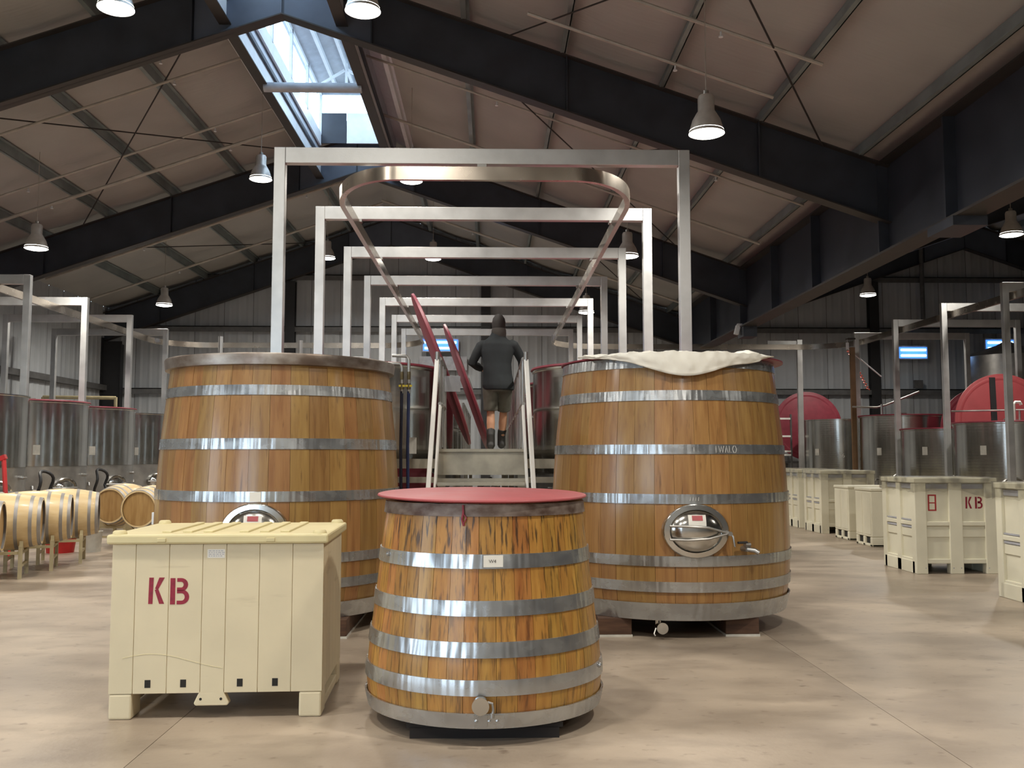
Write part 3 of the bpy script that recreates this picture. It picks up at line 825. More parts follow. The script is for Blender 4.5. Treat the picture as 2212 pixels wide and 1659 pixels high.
# white sheet
def sheet():
    rnd = random.Random(8)
    nu, nv = 90, 16
    vs = []
    A0, A1 = rad(-57), rad(50)
    ph = [rnd.uniform(0, 6) for _ in range(6)]
    for i in range(nu + 1):
        t = i / nu; a = A0 + (A1 - A0) * t
        drop = .03 + .175 * math.exp(-((a + .03) / .42) ** 2) + .03 * math.exp(-((a - .55) / .16) ** 2)
        drop *= (.5 + .5 * min(1, t / .1)) * (.3 + .7 * min(1, (1 - t) / .12))
        hump = .015 * math.exp(-((a + .30) / .10) ** 2) + .030 * math.exp(-((a - .62) / .12) ** 2)
        for j in range(nv + 1):
            s = j / nv
            wr_ = .008 * math.sin(17 * a + ph[0] + 5 * s) + .006 * math.sin(41 * a + ph[1] - 9 * s) + .004 * math.sin(73 * a + ph[2] + 20 * s)
            if s < .5:
                q = s / .5
                r = .80 + (1.05 - .80) * q
                z = 2.376 + wr_ * .8 + hump * math.sin(PI * q * .95) + .012 * (1 - q)
            else:
                q = (s - .5) / .5
                r = 1.052 + .012 * math.sin(PI * min(1, q * 1.2)) + abs(wr_) * .9
                z = 2.376 + wr_ * .6 * (1 - q) - drop * q
            vs.append((r * math.sin(a), -r * math.cos(a), z))
    fs = [(i * (nv + 1) + j, (i + 1) * (nv + 1) + j, (i + 1) * (nv + 1) + j + 1, i * (nv + 1) + j + 1) for i in range(nu) for j in range(nv)]
    mb = MB(); mb.add(vs, fs)
    o = mb.build('plastic_sheet', 'cloth', None, smooth=True, loc=(1.66, 8.9, 0))
    md = o.modifiers.new('thick', 'SOLIDIFY'); md.thickness = .003
    return o
tag(sheet(), 'crumpled white sheet draped over the front rim of the right oak vat', 'sheet')

# --- left large vat
vl = thing('wooden_fermenter', 'tall oak fermentation vat with open steel collar, behind the cream bin', 'wooden vat', (-1.95, 8.90, 0), 0, None)
PL = [(.155, 1.04), (.30, 1.08), (.65, 1.10), (1.2, 1.088), (1.7, 1.05), (2.31, .985)]
wood_vat(vl, PL, 42, 'oak_big', 11)
for z0, z1 in ((2.01, 2.095), (1.56, 1.65), (1.13, 1.215), (.62, .70), (.41, .49), (.157, .29)):
    hoop(vl, PL, z0, z1)
MB().lathe([(.985, 2.26), (1.035, 2.265), (1.045, 2.345), (1.04, 2.36), (.985, 2.36), (.975, 2.30)], 72, closed=True).build('steel_collar', 'band_collar', vl, smooth=True)
manway(vl, PL, .035, .89, .275, .23)
m = on_wall(PL, .035, 1.172, .0095)
MB().poly([(-.045, -.04), (.045, -.04), (.045, .04), (-.045, .04)], 0, -.002, m).build('paper_label', 'sticker', vl)
MB().lathe([(0, 2.27), (.965, 2.27), (.965, 2.28), (0, 2.29)], 48).build('vat_top', 'inox_dull', vl)
for i, (x, lab) in enumerate(((-.62, 'left'), (.62, 'right'))):
    b = thing('timber_beam', 'dark wooden bearer beam under the %s side of the left oak vat' % lab, 'wood block', (-1.95 + x, 8.90, 0))
    MB().b2((-.14, -.90, .018), (.14, .85, .155)).build('timber', 'darkwood', b, bevel=.004)
    MB().b2((-.145, -.91, 0), (.145, .86, .018)).build('shim_board', 'shim', b)

# --- small front vat
PV = [(.09, .672), (.17, .690), (.30, .688), (.45, .672), (.66, .645), (.91, .617), (1.245, .578)]
vs_ = thing('wooden_vat', 'low open oak vat with red cover and five wide hoops, front centre', 'wooden vat', (-.035, 5.72, 0), 0, None)
wood_vat(vs_, PV, 44, 'oak_vat', 23, .04)
for z0, z1 in ((.905, .98), (.66, .74), (.45, .53), (.26, .34), (.092, .172)):
    hoop(vs_, PV, z0, z1)
hoop(vs_, PV, 1.178, 1.243, 'galv_rusty', .008, 'rim_band')
# lap plate with rivets on the lowest hoop
for a0, a1, mm in ((-.07, .03, 'galv'), (.035, .155, 'galv')):
    mb = MB(); vs = []
    for q in range(5):
        a = a0 + (a1 - a0) * q / 4
        for z in (.098, .166):
            for dr in (.011, .006):
                r = interp(PV, z) + dr
                vs.append((r * math.sin(a), -r * math.cos(a), z))
    fs = []
    for q in range(4):
        b = 4 * q
        fs += [(b, b + 4, b + 6, b + 2), (b + 1, b + 3, b + 7, b + 5), (b, b + 1, b + 5, b + 4), (b + 2, b + 6, b + 7, b + 3)]
    fs += [(0, 2, 3, 1), (16, 17, 19, 18)]
    mb.add(vs, fs).build('lap_plate', mm, vs_, smooth=True)
for a in (-.055, .045, .105):
    m = on_wall(PV, a, .134, .010)
    MB().loft([[tuple(m @ Vector((r * math.cos(t * PI / 5), y, r * math.sin(t * PI / 5)))) for t in range(10)] for r, y in ((.011, .002), (.010, -.004), (.004, -.008))]).build('rivet', 'galv', vs_, smooth=True)
for a, z in ((-1.05, .955), (1.22, .32)):
    m = on_wall(PV, a, z, .012)
    MB().loft([[tuple(m @ Vector((r * math.cos(t * PI / 5), y, r * math.sin(t * PI / 5)))) for t in range(10)] for r, y in ((.014, .004), (.012, -.008), (.005, -.012))]).build('rivet', 'galv', vs_, smooth=True)
# tap
m = on_wall(PV, -.02, .222)
mb = MB(); mb.tube([m @ Vector((0, .03, 0)), m @ Vector((0, -.05, 0))], .026, 16)
mb.tube([m @ Vector((0, -.03, 0)), m @ Vector((0, -.062, 0))], .045, 24)
mb.build('tap_cap', 'inox', vs_, smooth=True)
mb = MB(); mb.tube([m @ Vector((.03, -.04, .02)), m @ Vector((.06, -.045, .012)), m @ Vector((.065, -.045, -.02)), m @ Vector((.062, -.05, -.045))], .007, 8)
mb.tube([m @ Vector((.06, -.045, -.035)), m @ Vector((.06, -.045, -.06))], .012, 10)
mb.build('tap_clamp', 'inox_dull', vs_, smooth=True)
m = on_wall(PV, .08, .945, .0105)
lb = MB().poly([(-.052, -.031), (.052, -.031), (.052, .031), (-.052, .031)], .001, -.0012, m).build('paper_label', 'sticker', vs_)
text_mesh('lettering', 'W4', .026, 'ink', vs_, m @ Matrix.Translation((-.004, -.0019, -.001)) @ R90)
# dark pallet under it
pl = thing('wooden_pallet', 'dark wooden pallet under the small front vat', 'pallet', (-.03, 5.72, 0))
for x in (-.34, 0, .34):
    MB().b2((x - .045, -.50, 0), (x + .045, .50, .055)).build('bearer', 'pallet_black', pl)
MB().b2((-.40, -.52, 0), (.40, -.50, .055)).build('end_board', 'pallet_black', pl)
for k in range(7):
    y = -.46 + k * .152
    MB().b2((-.42, y - .055, .055), (.42, y + .055, .082)).build('plank', 'pallet_black', pl)
lid = MB().lathe([(0, 0.0), (.585, 0.0), (.615, .004), (.622, .011), (.618, .018), (.60, .022), (0, .024)], 72).build('lid', 'vat_lid', vs_, smooth=True, loc=(-.015, 0, 1.262))
lid.rotation_euler = (rad(1.4), rad(.4), 0)
lid['label'] = 'flat red round lid'
kt = thing('tie_cord', 'dark red knotted cord hanging from the rim of the small vat', 'cord', (-.035, 5.72, 0))
m = on_wall(PV, -.19, 1.20, .016)
mb = MB(); mb.tube([m @ Vector((0, .0, .04)), m @ Vector((.004, -.008, .0)), m @ Vector((-.004, -.006, -.035)), m @ Vector((.006, -.004, -.07))], .006, 6)
mb.tube([m @ Vector((0, -.006, .0)), m @ Vector((.02, -.006, -.03)), m @ Vector((.004, -.004, -.06))], .004, 6)
mb.build('knot', 'maroon', kt, smooth=True)

# ================================================================== cream bin, front left
bn = thing('harvest_bin', 'cream plastic harvest bin with yellowish lid and red KB, front left', 'plastic bin', (-1.60, 6.085, 0), rad(2.5))
hw, hd = .605, .47
MB().box((0, 0, .57), (2 * hw - .012, 2 * hd - .012, .86)).build('body', 'bin_cream', bn, bevel=.03)
edges = [-.605, -.47, -.28, -.09, .045, .235, .425, .605]
for a, b in zip(edges[:-1], edges[1:]):
    MB().b2((a + .0015, -hd, .20 - .055), (b - .0015, -hd + .02, .992)).build('side_panel', 'bin_cream', bn, bevel=.0015)
for k in range(6):
    a = -hd + .03 + k * (2 * hd - .06) / 6; b = a + (2 * hd - .06) / 6
    for s in (-1, 1):
        MB().b2((s * hw - .02 * (s > 0) , a + .002, .145), (s * hw + .02 * (s < 0), b - .002, .992)).build('side_panel', 'bin_cream', bn, bevel=.002)
for x in (-.385, -.185, .135, .335):
    MB().b2((x - .0165, -hd - .0012, .178), (x + .0165, -hd + .01, .222)).build('drain_slot', 'slot', bn)
for sx in (-1, 1):
    for sy in (-1, 1):
        MB().box((sx * (hw - .068), sy * (hd - .085), .072), (.13, .17, .144)).build('foot', 'bin_cream', bn, bevel=.012)
MB().poly([(-.075, .150), (.065, .150), (.095, .085), (.085, .072), (-.095, .072), (-.105, .085)], -hd, -hd + .06, Matrix.Translation((-.02, 0, 0))).build('fork_stop', 'bin_cream', bn, bevel=.006)
for x in (-.085, .03):
    MB().cyl((x - .0, -hd - .001, .11), (x, -hd + .01, .11), .008, 10).build('drain_slot', 'slot', bn)
MB().box((hw - .03, 0, .045), (.05, 2 * hd - .34, .05)).build('skid', 'bin_cream', bn, bevel=.006)
MB().box((-hw + .03, 0, .045), (.05, 2 * hd - .34, .05)).build('skid', 'bin_cream', bn, bevel=.006)
lidp = MB().box((0, 0, 1.022), (2 * hw + .055, 2 * hd + .055, .055)).build('lid', 'bin_lid', bn, bevel=.012)
for x in (-.33, -.21, -.09, .12, .24, .36):
    MB().box((x, .02, 1.053), (.055, .77, .016)).build('lid_rib', 'bin_lid', lidp, bevel=.005)
for sx in (-1, 1):
    for sy in (-1, 1):
        MB().lathe([(0, .022), (.03, .022), (.038, .015), (.042, 0), (0, 0)], 16, Matrix.Translation((sx * (hw - .03), sy * (hd - .03), 1.049))).build('lid_knob', 'bin_lid', lidp, smooth=True)
for x in (-.32, .30):
    MB().box((x, -hd - .031, 1.018), (.05, .008, .022)).build('lid_catch', 'bin_lid', lidp, bevel=.003)
def K_shape(mb, x, z, w, h, y, mx=None):
    s = .27 * w
    mb.poly([(x, z), (x + s, z), (x + s * 1.15, z + h), (x + s * .1, z + h)], y, y - .0012, mx)
    mb.poly([(x + w - s * 1.25, z + h), (x + w, z + h), (x + s * 2.15, z + h * .52), (x + s * 1.5, z + h * .58)], y, y - .0012, mx)
    mb.poly([(x + s * 1.45, z + h * .53), (x + s * 2.2, z + h * .58), (x + w, z), (x + w - s * 1.15, z)], y, y - .0012, mx)
def B_shape(mb, x, z, w, h, y, mx=None):
    s = .26 * w
    mb.poly([(x, z), (x + s, z), (x + s, z + h), (x, z + h)], y, y - .0012, mx)
    for (za, zb_, ww) in ((z + h * .50, z + h, .93), (z, z + h * .56, 1.0)):
        out = []; inn = []
        cx_ = x + w * .60 * ww; rzz = (zb_ - za) / 2; zc = (za + zb_) / 2; rx = w * ww - w * .60 * ww
        out = [(x + s * 1.35, za)] + [(cx_ + rx * math.sin(t * PI / 10), zc - rzz * math.cos(t * PI / 10)) for t in range(11)] + [(x + s * 1.35, zb_)]
        inn = [(x + s * 1.35, zb_ - s * .75)] + [(cx_ + (rx - s * .9) * math.sin(t * PI / 10), zc + (rzz - s * .75) * math.cos(t * PI / 10)) for t in range(11)] + [(x + s * 1.35, za + s * .75)]
        n = len(out)
        inn2 = inn[::-1]
        for i in range(n - 1):
            mb.poly([out[i], out[i + 1], inn2[i + 1], inn2[i]], y, y - .0012, mx)
mb = MB(); K_shape(mb, -.394, .652, .090, .150, -hd - .0003); B_shape(mb, -.271, .648, .108, .15, -hd - .0003)
mb.build('lettering', 'stencil', bn)
MB().b2((-.065, -hd - .0008, .912), (.035, -hd, .962)).build('paper_label', 'sticker', bn)
mb = MB()
rr = random.Random(4)
for k in range(4):
    z = .921 + k * .010
    x = -.058
    while x < .02:
        w = rr.uniform(.006, .018); mb.b2((x, -hd - .0013, z), (x + w, -hd - .0008, z + .004)); x += w + .005
mb.build('label_print', 'grey_box', bn)
# thin scuff curve low on the front
mb = MB()
pts = [(-.53 + .012 * i, -hd - .0008, .335 + .035 * math.sin(i * .085 + .3) * (1 if i < 28 else .9) - .0006 * max(0, i - 12) + (.0 if i < 20 else .0)) for i in range(48)]
mb.tube(pts, .0013, 4)
mb.build('scuff_mark', 'bin_lid', bn)

# ================================================================== white bins on the right
def big_bin(x, y, lab, w=1.06, d=1.02, h=1.22, wrap=True, tall=True, group='white bins standing along the right'):
    o = thing('harvest_bin', lab, 'plastic bin', (x + w / 2, y + d / 2, 0), 0, group)
    mb = MB(); X, Y = w / 2, d / 2
    mb.b2((-X + .035, -Y + .035, .13), (X - .035, Y - .035, h - .05))
    # corner and middle posts down to the floor
    for sx in (-1, 1):
        for sy in (-1, 1):
            mb.b2((min(sx * X, sx * (X - .15)), min(sy * Y, sy * (Y - .12)), 0), (max(sx * X, sx * (X - .15)), max(sy * Y, sy * (Y - .12)), h - .06))
    for s in (-1, 1):
        mb.b2((-.085, min(s * Y, s * (Y - .12)), 0), (.085, max(s * Y, s * (Y - .12)), h - .06))
        mb.b2((min(s * X, s * (X - .12)), -.06, 0.0), (max(s * X, s * (X - .12)), .06, h - .06))
    # rims, ledges, sills
    for z0, z1, e in ((h - .06, h, .012), (h * .50, h * .545, -.006), (.13, .19, -.01)):
        mb.b2((-X - e, -Y - e, z0), (X + e, Y + e, z1))
    mb.b2((-X + .02, -Y + .02, h * .38), (X - .02, Y - .02, h * .47))
    for s in (-1, 1):   # runners along the closed sides
        mb.b2((min(s * X, s * (X - .10)), -Y + .05, .0), (max(s * X, s * (X - .10)), Y - .05, .16))
    mb.build('body', 'bin_white', o, bevel=.008)
    for a, b in ((-X + .15, -.085), (.085, X - .15)):
        MB().b2((a + .01, -Y + .02, h - .135), (b - .01, -Y + .04, h - .075)).build('vent_recess', 'grey_box', o)
    for a, b in ((-Y + .13, -.07), (.07, Y - .13)):
        MB().b2((-X + .022, a, h - .135), (-X + .04, b, h - .075)).build('vent_recess', 'grey_box', o)
        MB().b2((-X + .012, a, h * .475), (-X + .03, b, h * .495)).build('vent_slot', 'grey_box', o)
        MB().b2((-X + .012, a, h * .55), (-X + .03, b, h * .565)).build('vent_slot', 'grey_box', o)
    for xx in (-X + .12, -.05, .05, X - .12):
        MB().cyl((xx, -Y - .001, .075), (xx, -Y + .01, .075), .008, 8).build('screw', 'grey_box', o)
    if wrap:
        rnd = random.Random(int(x * 100 + y * 10))
        n = 56; vs = []; per = []
        for i in range(n):
            t = i / n * 4
            e = .022
            k = int(t); f = t - k
            c = [(-X - e, -Y - e), (X + e, -Y - e), (X + e, Y + e), (-X - e, Y + e)]
            a, b = c[k], c[(k + 1) % 4]
            per.append((a[0] + (b[0] - a[0]) * f, a[1] + (b[1] - a[1]) * f))
        for (px_, py_) in per:
            wv = rnd.uniform(0, .012)
            dr = rnd.uniform(.16, .20) + (.10 * math.exp(-((px_ - X * .8) / .18) ** 2) if py_ < -Y else 0)
            for q in range(5):
                s = q / 4
                g = 1 + .004 * math.sin(9 * s + px_ * 20) + wv * s * .6
                vs.append((px_ * g, py_ * g, h + .012 - dr * s))
        fs = [(i * 5 + q, ((i + 1) % n) * 5 + q, ((i + 1) % n) * 5 + q + 1, i * 5 + q + 1) for i in range(n) for q in range(4)]
        vs.append((0, 0, h + .02))
        fs += [(i * 5, ((i + 1) % n) * 5, n * 5) for i in range(n)]
        f = MB().add(vs, fs).build('plastic_wrap', 'film', None, smooth=True, loc=(x + w / 2, y + d / 2, 0))
        tag(f, 'clear stretch film over the ' + ' '.join(lab.replace('cream white plastic ', '').split()[:11]), 'film', 'film covers on the right bins')
    return o
r1 = big_bin(5.45, 12.16, 'cream white plastic bin marked with red KB and a boxed 8, right side')
mb = MB(); K_shape(mb, .145, .83, .085, .15, -.475, None); B_shape(mb, .27, .83, .10, .15, -.475)
mb.build('lettering', 'stencil', r1)
mb = MB()
for (a, b, c_, d_) in ((-.345, .80, -.325, 1.01), (-.255, .80, -.235, 1.01), (-.325, .80, -.255, .818), (-.325, .992, -.255, 1.01), (-.325, .896, -.255, .910)):
    mb.poly([(a, b), (c_, b), (c_, d_), (a, d_)], -.475, -.4762)
mb.build('lettering', 'stencil2', r1)
big_bin(5.47, 9.22, 'cream white plastic bin cut off by the right edge of the view')
big_bin(6.45, 18.5, 'cream white plastic bin with slots behind the two short bins')
big_bin(6.50, 20.0, 'cream white plastic bin next deeper beside the right oak vat')
big_bin(6.60, 21.6, 'cream white plastic bin deepest in the row, mostly hidden by the oak vat')
def short_bin(x, y, lab, w=1.0, d=.70, h=.97):
    o = thing('picking_bin', lab, 'plastic bin', (x + w / 2, y + d / 2, 0), 0, 'short bins before the tall ones')
    mb = MB(); X, Y = w / 2, d / 2
    mb.b2((-X, -Y, .16), (X, Y, h - .05)); mb.b2((-X - .012, -Y - .012, h - .05), (X + .012, Y + .012, h))
    for a, b in ((-Y, -Y + .10), (-.05, .05), (Y - .10, Y)): mb.b2((-X, a, 0), (X, b, .16))
    mb.b2((-X, -Y, 0), (X, Y, .05))
    mb.build('body', 'bin_white', o, bevel=.015)
    for a, b in ((-Y + .10, -.05), (.05, Y - .10)):
        MB().b2((-X + .03, a, .05), (X - .03, b, .159)).build('fork_slot', 'slot', o)
    for s in (-1, 1): MB().b2((-X - .006, s * Y * .5 - .13, .2), (-X + .01, s * Y * .5 + .13, h - .08)).build('side_panel', 'bin_white', o, bevel=.004)
    return o
short_bin(6.33, 15.75, 'short cream plastic bin right behind the KB bin, nearer of two')
short_bin(6.42, 17.0, 'short cream plastic bin behind the nearer short one')

# ================================================================== catwalk and ladder in the centre
cw = thing('catwalk', 'raised steel catwalk with handrails between the tank rows', 'walkway', (-.095, 9.85, 0))
CX = .455
MB().b2((-CX, 0.03, 1.535), (CX, 14.6, 1.575)).build('deck', 'deck_steel', cw)
MB().b2((-CX, 0.0, 1.31), (CX, 0.03, 1.578)).b2((-CX, -.035, 1.548), (CX, 0.0, 1.578)).build('fascia', 'deck_steel', cw)
MB().b2((-CX, -.02, 1.235), (CX, .03, 1.275)).build('edge_bar', 'deck_steel', cw)
for y in (.12, 4.9, 9.7, 14.4):
    for s in (-1, 1):
        MB().b2((s * (CX - .04) - .04, y - .04, 0), (s * (CX - .04) + .04, y + .04, 1.535)).build('leg', 'deck_steel', cw)
for s, x0, x1 in ((-1, -.95, -CX), (1, CX, .95)):
    MB().b2((x0, .12, 1.375), (x1, .18, 1.475)).build('cross_beam', 'deck_steel', cw)
    MB().b2((x0, .12, 1.225), (x1, .18, 1.285)).build('cross_beam', 'deck_steel', cw)
for s in (-1, 1):
    x = s * (CX - .02)
    gap = (lambda y: s < 0 and 1.15 < y < 8.2)
    for z in (2.52, 2.05):
        for ya, yb in (((.05, 1.12), (8.3, 14.5)) if s < 0 else ((.05, 14.5),)):
            MB().cyl((x, ya, z), (x, yb, z), .021, 10).build('handrail', 'inox_dull', cw, smooth=True)
    for k in range(15):
        y = .08 + k * 1.02
        if gap(y): continue
        MB().cyl((x, y, 1.575), (x, y, 2.52), .019, 8).build('rail_post', 'inox_dull', cw, smooth=True)
    for k in range(40):
        y = .3 + k * .36
        if not gap(y): MB().cyl((x, y, 1.60), (x, y, 2.50), .008, 6).build('baluster', 'inox_dull', cw)
MB().b2((-CX + .02, 1.0, 2.24), (-CX + .20, 1.02, 2.42)).build('sign_plate', 'grey_box', cw)
la = thing('access_ladder', 'white aluminium access ladder with handrails at the front of the catwalk', 'ladder', (-.095, 9.8, 0))
for s in (-1, 1):
    MB().bar((s * (CX + .115), -.78, 0), (s * (CX + .005), -.02, 2.50), .045, .035).build('handrail', 'ladder', la, bevel=.006)
    MB().bar((s * (CX + .055), -.62, 0), (s * (CX - .03), -.04, 2.02), .022, .06).build('stile', 'ladder', la, bevel=.003)
    MB().cyl((s * (CX + .003), -.02, 2.45), (s * (CX + .003), -.02, 2.58), .024, 10).build('post_cap', 'inox_dull', la, smooth=True)
for k in range(5):
    z = .25 + k * .24
    yy = -.62 + (.58) * z / 2.02
    MB().b2((-CX + .02, yy - .06, z), (CX - .02, yy + .06, z + .03)).build('step', 'deck_steel', la)

# pipes under the catwalk
pe = thing('drain_pipe', 'white plastic elbow pipe under the left front of the catwalk', 'pipe', (-.41, 10.25, 0))
MB().tube([(0, 0, 0), (0, 0, 1.12), (0, .04, 1.17), (0, .15, 1.18)], .037, 12).build('pipe', 'ladder', pe, smooth=True)
for x, l in ((-.24, 'left'), (.05, 'right')):
    o = thing('pipe_cap', 'domed steel pipe cap under the catwalk, ' + l + ' one', 'pipe', (x, 10.35, 0))
    MB().lathe([(.045, 0), (.045, 1.08), (.052, 1.10), (.048, 1.17), (.03, 1.215), (0, 1.225)], 18).build('cap', 'inox_dull', o, smooth=True)
ho = thing('black_hose', 'black hose arching under the catwalk between two pipe caps', 'hose', (0, 10.6, 0))
MB().tube([(-.26, 0, 0), (-.24, 0, .6), (-.17, 0, 1.0), (-.1, 0, 1.2), (0, 0, 1.24), (.07, 0, 1.18), (.10, 0, .9), (.1, 0, 0)], .035, 10).build('hose', 'black', ho, smooth=True)

# ================================================================== stainless tanks
def steel_tank(x, y, lab, group, r=1.04, zt=2.52, zs=1.32, face=(1, -.35), lidm=True, dim=False, num=None, fitt=True):
    o = thing('steel_tank', lab, 'steel tank', (x, y, 0), 0, group)
    MB().lathe([(r, zs), (r, zt - .03), (r + .012, zt - .02), (r + .012, zt), (r - .01, zt), (r - .02, zs)], 64).build('shell', 'dimple' if dim else 'inox', o, smooth=True)
    MB().lathe([(r - .03, zs + .01), (r - .012, zs), (r - .012, .52), (r * .9, .45), (.2, .36), (.0, .36)], 64).build('lower_shell', 'inox_dull', o, smooth=True)
    MB().lathe([(0, zt - .10), (r - .02, zt - .10)], 48).build('tank_top', 'inox_dull', o)
    for k in range(4):
        a = PI / 4 + k * PI / 2
        MB().cyl((.8 * r * math.cos(a), .8 * r * math.sin(a), 0), (.8 * r * math.cos(a), .8 * r * math.sin(a), .5), .05, 10).build('leg', 'inox_dull', o, smooth=True)
    if fitt:
        ang = math.atan2(face[0], -face[1])
        pr = [(0, r - .012), (3, r - .012)]
        m = on_wall(pr, ang, .92)
        el = lambda a, b, yy, n=28: [(a * math.cos(2 * PI * i / n), yy, b * math.sin(2 * PI * i / n)) for i in range(n)]
        MB().loft([[tuple(m @ Vector(p)) for p in el(.24 * s, .19 * s, yy)] for s, yy in ((1, .05), (1, -.07), (.9, -.075), (.85, -.05), (.6, -.11), (.05, -.13))]).build('manway', 'inox', o, smooth=True)
        MB().tube([m @ Vector((-.26, -.05, 0)), m @ Vector((0, -.17, 0)), m @ Vector((.26, -.05, 0))], .016, 8).build('clamp_arm', 'inox_dull', o, smooth=True)
        m2 = on_wall(pr, ang - .55, .95)
        MB().tube([m2 @ Vector((0, .03, 0)), m2 @ Vector((0, -.10, 0)), m2 @ Vector((0, -.12, -.05))], .022, 10).build('valve', 'inox_dull', o, smooth=True)
        m3 = on_wall(pr, ang - .5, 1.62, .012)
        MB().poly([(-.06, -.09), (.06, -.09), (.06, .09), (-.06, .09)], 0, -.012, m3).build('tank_plate', 'shim', o)
        m4 = on_wall(pr, ang + .5, 1.15)
        MB().tube([m4 @ Vector((0, .02, 0)), m4 @ Vector((0, -.09, 0))], .03, 10).tube([m4 @ Vector((-.07, -.09, 0)), m4 @ Vector((.07, -.09, 0))], .012, 8).build('valve', 'inox_dull', o, smooth=True)
    if num:
        m5 = on_wall([(0, r), (3, r)], num[1], num[2], .006)
        text_mesh('lettering', num[0], .16, 'chalk_glint', o, m5 @ R90)
    if lidm:
        MB().lathe([(0, 0.0), (r + .02, 0.0), (r + .03, .01), (r + .02, .03), (0, .05)], 56).build('lid', 'maroon', o, smooth=True, loc=(0, 0, zt))
        MB().tube([(-.12, 0, .045), (-.1, 0, .09), (.1, 0, .09), (.12, 0, .045)], .012, 6).build('handle', 'inox_dull', o, loc=(0, 0, zt))
    return o
for k, lab in enumerate(('leftmost, nearest', 'second from the left', 'third from the left', 'fourth, beside the oak vat')):
    steel_tank(-8.85, 16.0 + 2.43 * k, 'stainless steel tank in the left row, ' + lab, 'left row of steel tanks', face=(1, -.55), lidm=k in (1, 2))
for k in range(6):
    steel_tank(-1.66, 11.18 + 2.43 * k, 'stainless steel tank left of the catwalk, ' + nth[k] + ' from the front', 'tanks left of the catwalk', face=(1, -.2), dim=True, fitt=k < 1, lidm=True, r=1.03, zt=2.50)
    steel_tank(1.53, 11.18 + 2.43 * k, 'stainless steel tank right of the catwalk, ' + nth[k] + ' from the front', 'tanks right of the catwalk', face=(-1, -.2), dim=True, fitt=k < 1, lidm=True, r=1.03, zt=2.50)
steel_tank(10.42, 18.85, 'stainless dimpled tank at the right edge of the view', 'right row of steel tanks', zt=2.16, face=(-.5, -1), dim=True, zs=.6)
steel_tank(10.38, 21.25, 'stainless dimpled tank second from the right edge', 'right row of steel tanks', zt=2.10, face=(-.5, -1), dim=True, zs=.6)
steel_tank(10.40, 23.75, 'taller stainless tank behind the right row, beside the third frame', 'right row of steel tanks', zt=2.50, face=(-.5, -1), dim=True, zs=.6)
steel_tank(9.85, 26.6, 'taller stainless tank farthest in the right row, with pale number', 'right row of steel tanks', zt=2.52, face=(-.5, -1), dim=True, zs=.6, num=('76', -.32, 1.52), lidm=False)
si = thing('steel_silo', 'tall pale cylindrical tank by the back wall, far right', 'steel tank', (15.6, 28.2, 0))
MB().lathe([(0, .1), (1.15, .1), (1.15, 4.5), (1.0, 4.62), (.3, 4.85), (.12, 4.95), (0, 4.95)], 48).build('shell', 'inox_dull', si, smooth=True)

# leaning / standing maroon lids
def disc_lid(name, lab, c, rot, r=1.02, ring=True, m='maroon', bar=False):
    o = thing(name, lab, 'lid', c)
    o.rotation_euler = rot
    MB().lathe([(0, -.02), (r - .02, -.02), (r, -.015), (r, .015), (r - .02, .02), (0, .02)], 64).build('cover', m, o, smooth=True)
    if ring: MB().lathe([(r - .14, .02), (r - .10, .032), (r - .06, .02)], 56).build('rim_ring', m, o, smooth=True)
    if bar:
        MB().b2((-.26, -r + .08, .02), (-.14, r - .08, .05)).build('stiffener', 'black', o)
        MB().tube([(-.3, -.02, .03), (-.3, -.02, .1), (.3, .02, .1), (.3, .02, .03)], .015, 6).build('handle', 'inox_dull', o)
    else:
        MB().tube([(-.12, 0, .02), (-.1, 0, .07), (.1, 0, .07), (.12, 0, .02)], .012, 6).build('handle', 'inox_dull', o)
    return o
th_ = math.atan2(.74, 1.90)
disc_lid('leaning_lid', 'maroon round tank lid leaning on the left handrail, nearest and tallest', (-.635, 12.0, 2.60), (0, rad(90) - th_, rad(3.8)), 1.02)
disc_lid('leaning_lid', 'maroon round tank lid leaning on the left handrail behind the nearest one', (-.37, 14.3, 2.56), (0, rad(90) - th_ * .95, rad(2.4)), .99)
disc_lid('leaning_lid', 'dark maroon lid leaning low behind the first two on the catwalk', (-.33, 16.6, 2.42), (0, rad(90) - th_ * .9, rad(2.5)), .85)
# low lid between the vats
disc_lid('stored_lid', 'maroon lid standing beside the left oak vat behind the blue hoses', (-.98, 10.07, .92), (rad(84), 0, rad(8)), .55, False)
disc_lid('stored_lid', 'maroon lid standing upright behind the far right tanks, flat side to the view', (9.4, 27.95, 2.40), (rad(86), 0, 0), 1.02)
disc_lid('stored_lid', 'dark maroon lid upright beside the oak vat at the far right rear', (7.9, 28.75, 2.46), (rad(86), 0, rad(-4)), 1.06)
disc_lid('open_lid', 'upright red lid with dark vertical bar between right tanks', (10.95, 20.05, 2.25), (rad(88), 0, rad(-3)), 1.02, True, 'vat_lid', True)
disc_lid('open_lid', 'plain dark maroon lid standing behind the barred red one', (11.75, 22.5, 2.13), (rad(88), 0, rad(2)), 1.0)
for (x_, y_, z_, l_) in ((10.95, 20.05, 1.22, 'barred red lid'), (11.75, 22.5, 1.12, 'plain dark lid')):
    o = thing('lid_bracket', 'low steel trestle under the ' + l_ + ' among the right tanks', 'stand', (x_, y_, 0))
    MB().b2((-.5, -.08, z_ - .05), (.5, .08, z_)).b2((-.5, -.04, 0), (-.42, .04, z_ - .05)).b2((.42, -.04, 0), (.5, .04, z_ - .05)).build('frame', 'girt', o)
st = thing('storage_stand', 'dark steel stand carrying the upright lids at the back right', 'stand', (8.7, 28.2, 0))
MB().b2((-1.8, -.5, 1.3), (1.9, .7, 1.36)).build('shelf', 'girt', st)
